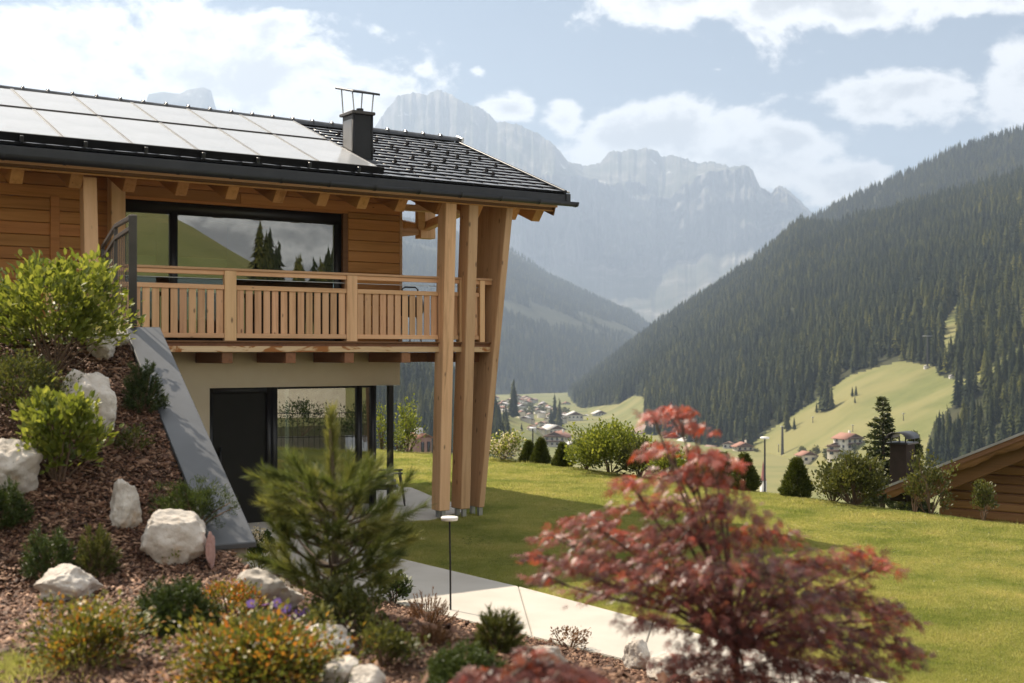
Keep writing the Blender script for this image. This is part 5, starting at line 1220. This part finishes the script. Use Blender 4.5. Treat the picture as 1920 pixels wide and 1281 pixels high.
rim_bush(1602, 914, 100, 84, L_OLIVE, 'twiggy olive bush in front of the spruce', cl=130, per=34, L=.075, stems=26, ragged=.3, tb=(.4, 1))
rim_bush(1562, 912, 60, 66, L_OLIVE, 'thin bush left of the twiggy olive bush', cl=40, per=20, L=.075, ragged=.4)
P = rim(1744, 944); shrub('sapling', P, px2m(P, 64), px2m(P, 122), L_OLIVE, 'leafy sapling against the barn roof', 'tree', L=.065, clumps=60, per=18, cr=.09, stems=14, low=.1, ragged=.4, tb=(.5, 1), depth=.6)
P = rim(1716, 940); shrub('sapling', P, px2m(P, 34), px2m(P, 78), L_OLIVE, 'thin leaning sapling beside the barn chimney', 'tree', L=.07, clumps=22, per=14, cr=.07, stems=7, low=.3, ragged=.35, tb=(.5, 1), depth=.6)
P = rim(1844, 958); shrub('sapling', P, px2m(P, 40), px2m(P, 72), L_OLIVE, 'small dry sapling in front of the log wall', 'tree', L=.055, clumps=50, per=18, cr=.06, stems=12, low=.25, ragged=.3, tb=(.5, 1), depth=.6)
def big_spruce(px, ytop, ybase, wpx, Z, label):
    base = far_at(px, Z, CZ+(HZ-ybase)/F*Z); h = (ybase-ytop)/F*Z; w = wpx/F*Z; root = empty('spruce_tree', base, label=label, cat='tree'); r = np.random.default_rng(8)
    paths = [([(0, 0, -.3), (.02, 0, h*.5), (0, 0, h*.98)], [.10, .06, .012])]; Pn, An, Tn = [], [], []
    for k in range(19):
        f = .05+.93*k/18; z0 = h*f; ln = w/2*(1-f)**1.05*1.1+.05
        for j in range(9 if f < .8 else 6):
            a = 2*math.pi*(j+r.uniform(-.4, .4))/9+k*.7; l = ln*r.uniform(.6, 1.2); d = np.array((math.cos(a), math.sin(a), 0)); m_ = max(4, int(l*26)); t = r.random(m_)**.7
            rise = .30-.75*(1-f)
            paths.append(([np.array((0, 0, z0)), np.array((0, 0, z0+rise*l*.6))+d*l*.6, np.array((0, 0, z0+rise*l+.12*l))+d*l], [.016, .010, .004]))
            p = d*l*t[:, None]+np.array((0, 0, 1))*(z0+rise*l*t+.12*l*t**2)[:, None]; tv = r.random()
            for _ in range(7): Pn.append(p+r.normal(0, .035, p.shape)*np.array((1, 1, .5))); An.append(np.tile(d, (m_, 1))+unit(m_)*.8+np.array((0, 0, .1))); Tn.append(np.clip(tv*.5+r.random(m_)*.5, 0, 1))
    P_, A_, T_ = np.concatenate(Pn), np.concatenate(An), np.concatenate(Tn); l = .13*r.uniform(.6, 1.2, len(P_))
    V, Fs, T = scatter(LEAF_D[0], LEAF_D[1], P_, frames(A_), np.stack([l, l*.55, l], 1), T_); link('crown', np_mesh('crown', V, Fs, L_SPRUCE, T), root)
    V, Fs = tubes(paths, 5); link('trunk', np_mesh('trunk', V, Fs, BARK_M), root)
big_spruce(1655, 746, 945, 118, 38., 'single dark spruce rising behind the barn chimney')
big_spruce(1712, 812, 960, 60, 34., 'small young spruce between the barn chimney and the saplings')

# ------------------------------------------------------------------ the log barn at the edge of the lawn
Zt = 27.; tip = far_at(1640, Zt, CZ+(HZ-919)/F*Zt); Yb = 0.; bt = 0.; bz0 = 0.; bs = .448; RX = 7.2
BRN = empty('barn', tip, math.atan2(-.65, .76), label='brown log barn with a low roof half sunk behind the lawn rim', cat='barn'); ABS[BRN.name] = (0, 0, 0)
def broof(nm, par, y0, y1, h0, h1, mat_, x0=bt, x1=RX, bev=0., dx=0.):
    f = lambda x: bz0+(x-bt)*bs
    return hexa(nm, par, [(x0+dx,y0,f(x0)+h0),(x1,y0,f(x1)+h0),(x1,y1,f(x1)+h0),(x0+dx,y1,f(x0)+h0),(x0,y0,f(x0)+h1),(x1,y0,f(x1)+h1),(x1,y1,f(x1)+h1),(x0,y1,f(x0)+h1)], mat_, bev)
brf = broof('roof', BRN, Yb, Yb+7, -.055, .0, GREYROOF_M)
hexa('roof_slope', BRN, [(RX,Yb,RX*bs-.06),(RX+6,Yb,.3*bs),(RX+6,Yb+7,.3*bs),(RX,Yb+7,RX*bs-.06),(RX,Yb,RX*bs),(RX+6,Yb,.3*bs+.06),(RX+6,Yb+7,.3*bs+.06),(RX,Yb+7,RX*bs)], GREYROOF_M)
broof('soffit', brf, Yb+.06, Yb+7, -.14, -.057, WOOD_DARK, x0=bt+.12)
BARGE = mat_wood('bargeboard', (.26, .13, .065), (.16, .075, .035), 'x', knots=.05)
broof('bargeboard', brf, Yb+.02, Yb+.055, -.165, -.058, BARGE, x0=bt+.05)
xs_ = np.linspace(bt+.25, RX, 420); ph = ((xs_-bt) % .86)/.86
ed = -.20-.055*np.abs(np.sin(math.pi*ph))-.02*np.abs(np.sin(3*math.pi*ph))
V, Q = [], []
for x, e in zip(xs_, ed):
    zz = bz0+(x-bt)*bs; V += [(x, Yb+.065, zz-.15), (x, Yb+.065, zz+e-.04), (x, Yb+.095, zz+e-.04), (x, Yb+.095, zz-.15)]
for i in range(len(xs_)-1): Q += [(4*i, 4*i+1, 4*i+5, 4*i+4), (4*i+1, 4*i+2, 4*i+6, 4*i+5), (4*i+2, 4*i+3, 4*i+7, 4*i+6)]
V = np.array(V); c = V.mean(0); place('scalloped_board', np_mesh('scalloped_board', V-c, np.array(Q), BARGE), brf, tuple(c))
broof('rafter', brf, Yb+.30, Yb+.48, -.46, -.145, WOOD_DARK, x0=bt+.5, bev=.01, dx=.35)
for kx in (5.6,):
    x = bt+kx; z = bz0+kx*bs; hb('purlin', BRN, x+.2, x+.42, Yb+.1, Yb+1.7, z-.50, z-.18, WOOD_DARK, .01)
LOG_M = mat_wood('weathered_log', (.30, .155, .08), (.17, .08, .038), 'x', knots=.06)
z = bz0-2.2; Yw = Yb+1.15
wl_ = None
while z < bz0+RX*bs-.3:
    xs0 = max(bt+1.0, bt+(z+.2-bz0+.20)/bs); 
    if xs0 < RX: hb('log', BRN, xs0-.02, RX+2, Yw+random.uniform(0, .02), Yw+.2, z+.006, z+.196, LOG_M, .03)
    z += .2
hb('wall', BRN, bt+1.9, RX+2, Yw+.2, Yw+5, bz0-2.2, bz0+.35, WOOD_DARK)
# barn chimney with barrel cowl
Zk = .75; x0, x1 = .02, .40; zc = CZ+(HZ-832)/F*27.6-tip.z
bch = hb('chimney', BRN, x0, x1, Zk, Zk+.5, bz0-.3, zc, mat_plain('dark_chimney_cladding', (.022, .016, .012), (.034, .025, .02), 5, rough=.9, spec=.12), .01)
hb('crown_plate', bch, x0-.06, x1+.06, Zk-.06, Zk+.56, zc, zc+.035, BLACK_M, .006)
V, Q = [], []
for y in (Zk-.12, Zk+.62):
    for rr_ in (1., .94):
        for j in range(13):
            a = math.pi*j/12; V.append((0, 0, 0)); V[-1] = ((x0+x1)/2+(x1-x0)*.66*rr_*math.cos(a), y, zc+.12+.15*rr_*math.sin(a))
for j in range(12): Q += [(j, j+1, 27+j, 26+j), (13+j+1, 13+j, 39+j, 39+j+1), (j, 13+j, 14+j, j+1), (26+j+1, 39+j+1, 39+j, 26+j)]
V = np.array(V); c = V.mean(0); place('cowl', np_mesh('cowl', V-c, np.array(Q), BLACK_M), bch, tuple(c))
for x in (x0+.02, x1-.02):
    for y in (Zk+.02, Zk+.48): hb('cowl_leg', bch, x-.012, x+.012, y-.012, y+.012, zc, zc+.16, BLACK_M)

# ------------------------------------------------------------------ village
WALLS = [WHITE_M, mat_plain('cream_render', (.55, .49, .40), (.66, .60, .50), 2, rough=.9), mat_plain('grey_render', (.40, .39, .37), (.5, .48, .46), 2, rough=.9), mat_plain('dusky_red_render', (.20, .12, .10), (.27, .17, .14), 2, rough=.9)]
ROOFS = [REDROOF_M, GREYROOF_M, mat_plain('brown_roof', (.17, .11, .08), (.25, .17, .13), 3, rough=.8), mat_plain('pale_roof', (.42, .40, .37), (.55, .52, .49), 3, rough=.7)]
def village_house(px, py, wpx, hpx, label, group=None, wall=0, roofm=0, turn=0., detail=2, wood=True, Pw=None, pitch=.42, long=.85, name='house'):
    P = land_at(px, py) if Pw is None else Vector(Pw); k = P.y/F if Pw is None else 1.
    Wd, Hh = wpx*k, hpx*k; D = Wd*long; hr = pitch*Wd*.5; hw = max(Hh-hr, Hh*.45)
    root = empty(name, P, turn, label=label, cat='house', group=group); WM, RM = WALLS[wall], ROOFS[roofm]
    w, d = Wd/2*.86, D/2
    V = np.array([(-w,-d,-3),(w,-d,-3),(w,d,-3),(-w,d,-3),(-w,-d,hw),(w,-d,hw),(w,d,hw),(-w,d,hw),(0,-d,hw+hr*.86),(0,d,hw+hr*.86)], float)
    me = np_mesh('wall', V, [np.array([(0,1,5,4),(1,2,6,5),(2,3,7,6),(3,0,4,7)]), np.array([(4,5,8),(6,7,9)])], [WM, BALC_M], mi=[0]*4+([1, 1] if wood else [0, 0])); link('wall', me, root)
    o, e, t = Wd/2*1.08, D/2*1.14, Wd*.022; zl = hw-hr*.20; zr = hw+hr*.90
    V = np.array([(-o,-e,zl),(0,-e,zr),(0,e,zr),(-o,e,zl),(o,-e,zl),(o,e,zl)]+[(-o,-e,zl+t),(0,-e,zr+t),(0,e,zr+t),(-o,e,zl+t),(o,-e,zl+t),(o,e,zl+t)], float)
    rf = link('roof', np_mesh('roof', V, [np.array([(0,3,2,1),(1,2,5,4),(6,7,8,9),(7,10,11,8),(0,1,7,6),(1,4,10,7),(3,9,8,2),(2,8,11,5),(0,6,9,3),(4,5,11,10)])], RM), root)
    if detail < 1: return root
    ns = max(1, int(round(hw/3.0))); nw = max(2, int(Wd/3.4)); bw = Wd*.86/nw
    wm = bx((-.5,.5,-.05,.05,-.5,.5)); wme = np_mesh('window', *wm, PANE_M)
    for s_ in range(ns):
        zc_ = hw*(s_+.55)/ns
        for j in range(nw):
            x = -w+bw*(j+.5); q = link('window', wme, root, (x, -d-.04, zc_)); q.scale = (bw*.42, 1, min(1.5, hw/ns*.5))
        if detail > 1:
            for j in range(max(2, int(D/3.4))):
                y = -d+D*(j+.5)/max(2, int(D/3.4))
                for sx in (-1, 1): q = link('window', wme, root, (sx*(w+.04), y, zc_), ); q.scale = (bw*.42, 1, min(1.5, hw/ns*.5)); q.rotation_euler = (0, 0, math.pi/2)
    if detail > 1 and wood:
        for s_ in range(1, ns+1):
            z_ = hw*s_/ns-.15; V, Fq = bx((-w*1.0, w*1.0, -d-1.1, -d-.02, z_-.12, z_), (-w*1.0, w*1.0, -d-1.1, -d-1.0, z_, z_+.9)); link('balcony', np_mesh('balcony', V, Fq, BALC_M), root)
        V, Fq = bx((w*.35, w*.35+.9, d*.2, d*.2+.9, hw, hw+hr+1.0)); link('chimney', np_mesh('chimney', V, Fq, WM), rf)
    return root
vh = village_house
vh(1222,824,62,28,'large white hotel with dark wooden balconies below the maple top',wall=0,roofm=2,turn=.35)
vh(1190,818,20,12,'small annex left of the large white hotel',wall=1,roofm=2,turn=.2,detail=1)
vh(1046,836,46,28,'white guest house with brown roof between the dwarf spruces and the big bush',wall=0,roofm=0,turn=-.35)
vh(1036,812,40,16,'grey roofed house just above the guest house',wall=0,roofm=3,turn=.5,detail=1)
vh(1072,842,26,14,'low house half hidden by the big sunlit bush',wall=1,roofm=3,turn=.3,detail=1)
vh(1590,842,44,30,'red roofed chalet with white walls on the meadow left of the spruce',wall=0,roofm=0,turn=.45)
vh(1570,854,38,26,'older brown chalet in front of the red roofed one',wall=1,roofm=2,turn=-.4)
vh(1512,868,34,22,'low red roofed house behind the broad dwarf spruce',wall=1,roofm=0,turn=.2,detail=1)
vh(1393,853,36,24,'pale block house above the plump dwarf spruce',wall=1,roofm=0,turn=.1)
vh(1366,850,22,22,'narrow brown house left of the pale block house',wall=2,roofm=2,turn=-.3,detail=1)
vh(1290,842,36,22,'grey metal roofed hall in the village behind the maple',wall=2,roofm=3,turn=.4,detail=1,wood=False)
vh(1262,838,34,26,'dark timber house right of the large hotel',wall=2,roofm=2,turn=-.2)
vh(1335,856,34,20,'brown roofed house behind the right side of the maple top',wall=1,roofm=2,turn=.5,detail=1)
vh(1240,858,30,16,'low house in the village below the large hotel',wall=1,roofm=3,turn=.2,detail=1)
vh(1205,856,30,14,'flat looking house beside the low village house',wall=0,roofm=3,turn=-.3,detail=1)
vh(1310,872,30,18,'red roofed house low behind the maple',wall=1,roofm=0,turn=.2,detail=1)
vh(1077,786,34,15,'long white hotel at the foot of the far forest',wall=0,roofm=3,turn=.1,detail=1); vh(1098,788,22,11,'smaller white house right of the long white hotel',wall=0,roofm=1,turn=-.2,detail=1); vh(1124,779,26,9,'grey barn alone on the valley meadow',wall=2,roofm=3,turn=.2,detail=1)
vh(1737,691,9,6,'tiny white lift hut at the top of the meadow',wall=0,roofm=1,detail=0); vh(1784,709,9,6,'second tiny hut at the forest edge of the meadow',wall=0,roofm=1,detail=0)
hr_ = np.random.default_rng(3)
for k in range(78):
    px, py = hr_.uniform(915, 1062), 0
    py = 742+ (px-915)*.12+hr_.uniform(0, 34)
    if k > 62: px, py = hr_.uniform(985, 1034), hr_.uniform(790, 812)
    vh(px, py, hr_.uniform(11, 19), hr_.uniform(7, 12), 'hazy house in the far village at the head of the valley', 'houses of the far village', int(hr_.integers(0, 3)), int(hr_.integers(0, 4)), hr_.uniform(-.7, .7), 0)
for k in range(16):
    px, py = hr_.uniform(1180, 1350), hr_.uniform(846, 878)
    vh(px, py, hr_.uniform(18, 30), hr_.uniform(12, 18), 'village house glimpsed between the maple twigs', 'houses behind the maple', int(hr_.integers(0, 3)), int(hr_.integers(0, 4)), hr_.uniform(-.7, .7), 1)
P = far_at(785, 120., CZ+(HZ-858)/F*120.); hse = vh(0, 0, 40/F*120, 46/F*120, 'dusky red house below the lawn rim between column and posts', wall=3, roofm=0, turn=.9, Pw=P, detail=1)
V, Fq = bx((-.3, .3, -.3, .3, 1.6, 2.9)); link('chimney', np_mesh('chimney', V, Fq, WALLS[2]), hse)
# village trees
for k in range(44):
    px = hr_.choice([hr_.uniform(925, 1062), hr_.uniform(1180, 1420), hr_.uniform(1500, 1640)]); py = {0: 748+(px-915)*.16}.get(int(px > 1100), 845+hr_.uniform(-8, 26))+hr_.uniform(-2, 26)*(px < 1100)
    Pq = land_at(px, py); s = hr_.uniform(9, 17)/F*Pq.y
    P_ = unit(150)*(hr_.random((150, 1))**.4)*np.array((.5, .5, .5))+np.array((0, 0, .55))
    me = np_mesh('broadleaf_tree', *scatter(LEAF_D[0], LEAF_D[1], P_, frames(unit(150)), np.full(150, .26))[:2], L_OLIVE, np.repeat(hr_.random(150), 4))
    o = link('broadleaf_tree', me, loc=Pq, label='small rounded tree among the village houses', cat='tree', group='village trees'); o.scale = (s, s, s)
# church spire, ski lift pylon and poles, street lamps
Pq = far_at(1431, 330., CZ+(HZ-905)/F*330.); k = 330/F
ch_ = empty('church_tower', Pq, .3, label='slim red church spire peeping over the lawn rim beside the street lamp', cat='church')
V, Fq = bx((-4.5*k,4.5*k,-4.5*k,4.5*k,-10,4*k)); link('tower', np_mesh('tower', V, Fq, WHITE_M), ch_)
V, Fs = tubes([([(0,0,4*k),(0,0,10*k),(0,0,41*k)], [6.5*k,4.2*k,.1*k])], 8); link('spire', np_mesh('spire', V, Fs, mat_plain('red_spire', (.30,.10,.08), (.36,.14,.11), 2, rough=.6)), ch_)
def pole(px, ybase, ytop, wpx, label, arm=0., name='lift_pylon', cat='pylon', head=False):
    Pq = land_at(px, ybase); k = Pq.y/F; h = (ybase-ytop)*k; root = empty(name, Pq, label=label, cat=cat)
    V, Fs = tubes([([(0,0,-3),(0,0,h)], [wpx*k*.62, wpx*k*.36])], 8); link('mast', np_mesh('mast', V, Fs, FENCE_M), root)
    if arm:
        V, Fq = bx((-arm*k, arm*k, -.3, .3, h-.8*k, h+.4*k)); link('cross_arm', np_mesh('cross_arm', V, Fq, STEEL_M), root)
pole(1467,852,800,5,'tall dark tapering pylon at the foot of the meadow',4); pole(1460,848,834,1.4,'short thin pole left of the dark pylon',1.5); pole(1524,793,782,1.4,'small drag lift pole on the lower meadow edge',2); pole(1599,810,797,1.6,'drag lift pole above the red roofed chalet',2.5); pole(1694,789,775,1.6,'drag lift pole on the open meadow right of the spruce',2.5); pole(1739,690,630,3,'chairlift pylon with cross arm in front of the forest',9)
def street_lamp(px, ytop, Z, label, wpx):
    k = Z/F; zt = CZ+(HZ-ytop)*k; zb = -4.; root = empty('street_lamp', far_at(px, Z, zb), label=label, cat='street lamp')
    V, Fs = tubes([([(0,0,-1),(0,0,zt-zb)], [.055,.04])], 8); link('mast', np_mesh('mast', V, Fs, BLACK_M), root)
    V, Fs = tubes([([(0,0,zt-zb),(0,0,zt-zb+.01),(0,0,zt-zb+.09),(0,0,zt-zb+.12)], [.04,wpx*k/2,wpx*k/2,.05])], 20); link('lamp_head', np_mesh('lamp_head', V, Fs, LAMP_W), root)
street_lamp(1434, 823, 62., 'street lamp with a flat white head between the plump and the lone dwarf spruce', 17); street_lamp(999, 804, 80., 'street lamp above the two slim dwarf spruce cones', 13)
# things mirrored in the window panes
hz_ = lambda x, y: float(zhill(np.array(x), np.array(y)))-.3
vh(0, 0, 15, 9, 'timber chalet across the lane, mirrored in the ground floor glass', wall=1, roofm=2, turn=.98, Pw=(71, -30, -4.0), detail=2)
mf = empty('garden_fence', (17.5, 6.5, -.6), math.atan2(.83, .56), label='black metal garden fence across the lane, mirrored in the ground floor glass', cat='fence'); ABS[mf.name] = (0, 0, 0)
for z in (.12, 1.0): hb('fence_rail', mf, -8, 8, -.015, .015, z, z+.03, BLACK_M)
for k in range(81): hb('fence_bar', mf, -8+.2*k-.008, -8+.2*k+.008, -.01, .01, -.3, 1.0, BLACK_M)
for k, (x, y, lb) in enumerate(((21, 5, 'dark bush behind the mirrored garden fence, seen in the glass'), (19, 9, 'second bush behind the mirrored garden fence, nearer the corner glass'))): shrub('bush', (x, y, -.6), 2.4, 1.2, L_DARK, lb, L=.1, clumps=60, per=24, cr=.2)
for k in range(26):
    a = R(hr_.uniform(55.6, 56.8) if k < 7 else hr_.uniform(57.6, 60.4)); d = hr_.uniform(175, 215); x, y = -2.5+d*math.sin(a), 19.7-d*math.cos(a)
    o = link('spruce_tree', SPR_FINE[k % 4], loc=(x, y, hz_(x, y)), label='spruce on the slope mirrored in the balcony window', cat='tree', group='spruces mirrored in the window'); s = hr_.uniform(6, 12.5); o.scale = (s*1.2, s*1.2, s)
# ------------------------------------------------------------------ haze
bmh = bmesh.new(); bmesh.ops.create_cube(bmh, size=1.0)
bmesh.ops.scale(bmh, vec=(20000, 12000, 2000), verts=bmh.verts); bmesh.ops.translate(bmh, vec=(0, 5400, 860), verts=bmh.verts)
hm = bpy.data.meshes.new('haze'); bmh.to_mesh(hm); bmh.free()
m, nb = new_mat('valley_haze')
pv = nb.n('ShaderNodeVolumePrincipled', {'Color': (.58, .74, 1.0, 1), 'Density': .000145, 'Anisotropy': .28})
nb.n('ShaderNodeOutputMaterial', {'Volume': pv.outputs[0]})
hm.materials.append(m); link('haze', hm, kind='stuff', label='pale blue haze filling the valley', cat='haze')
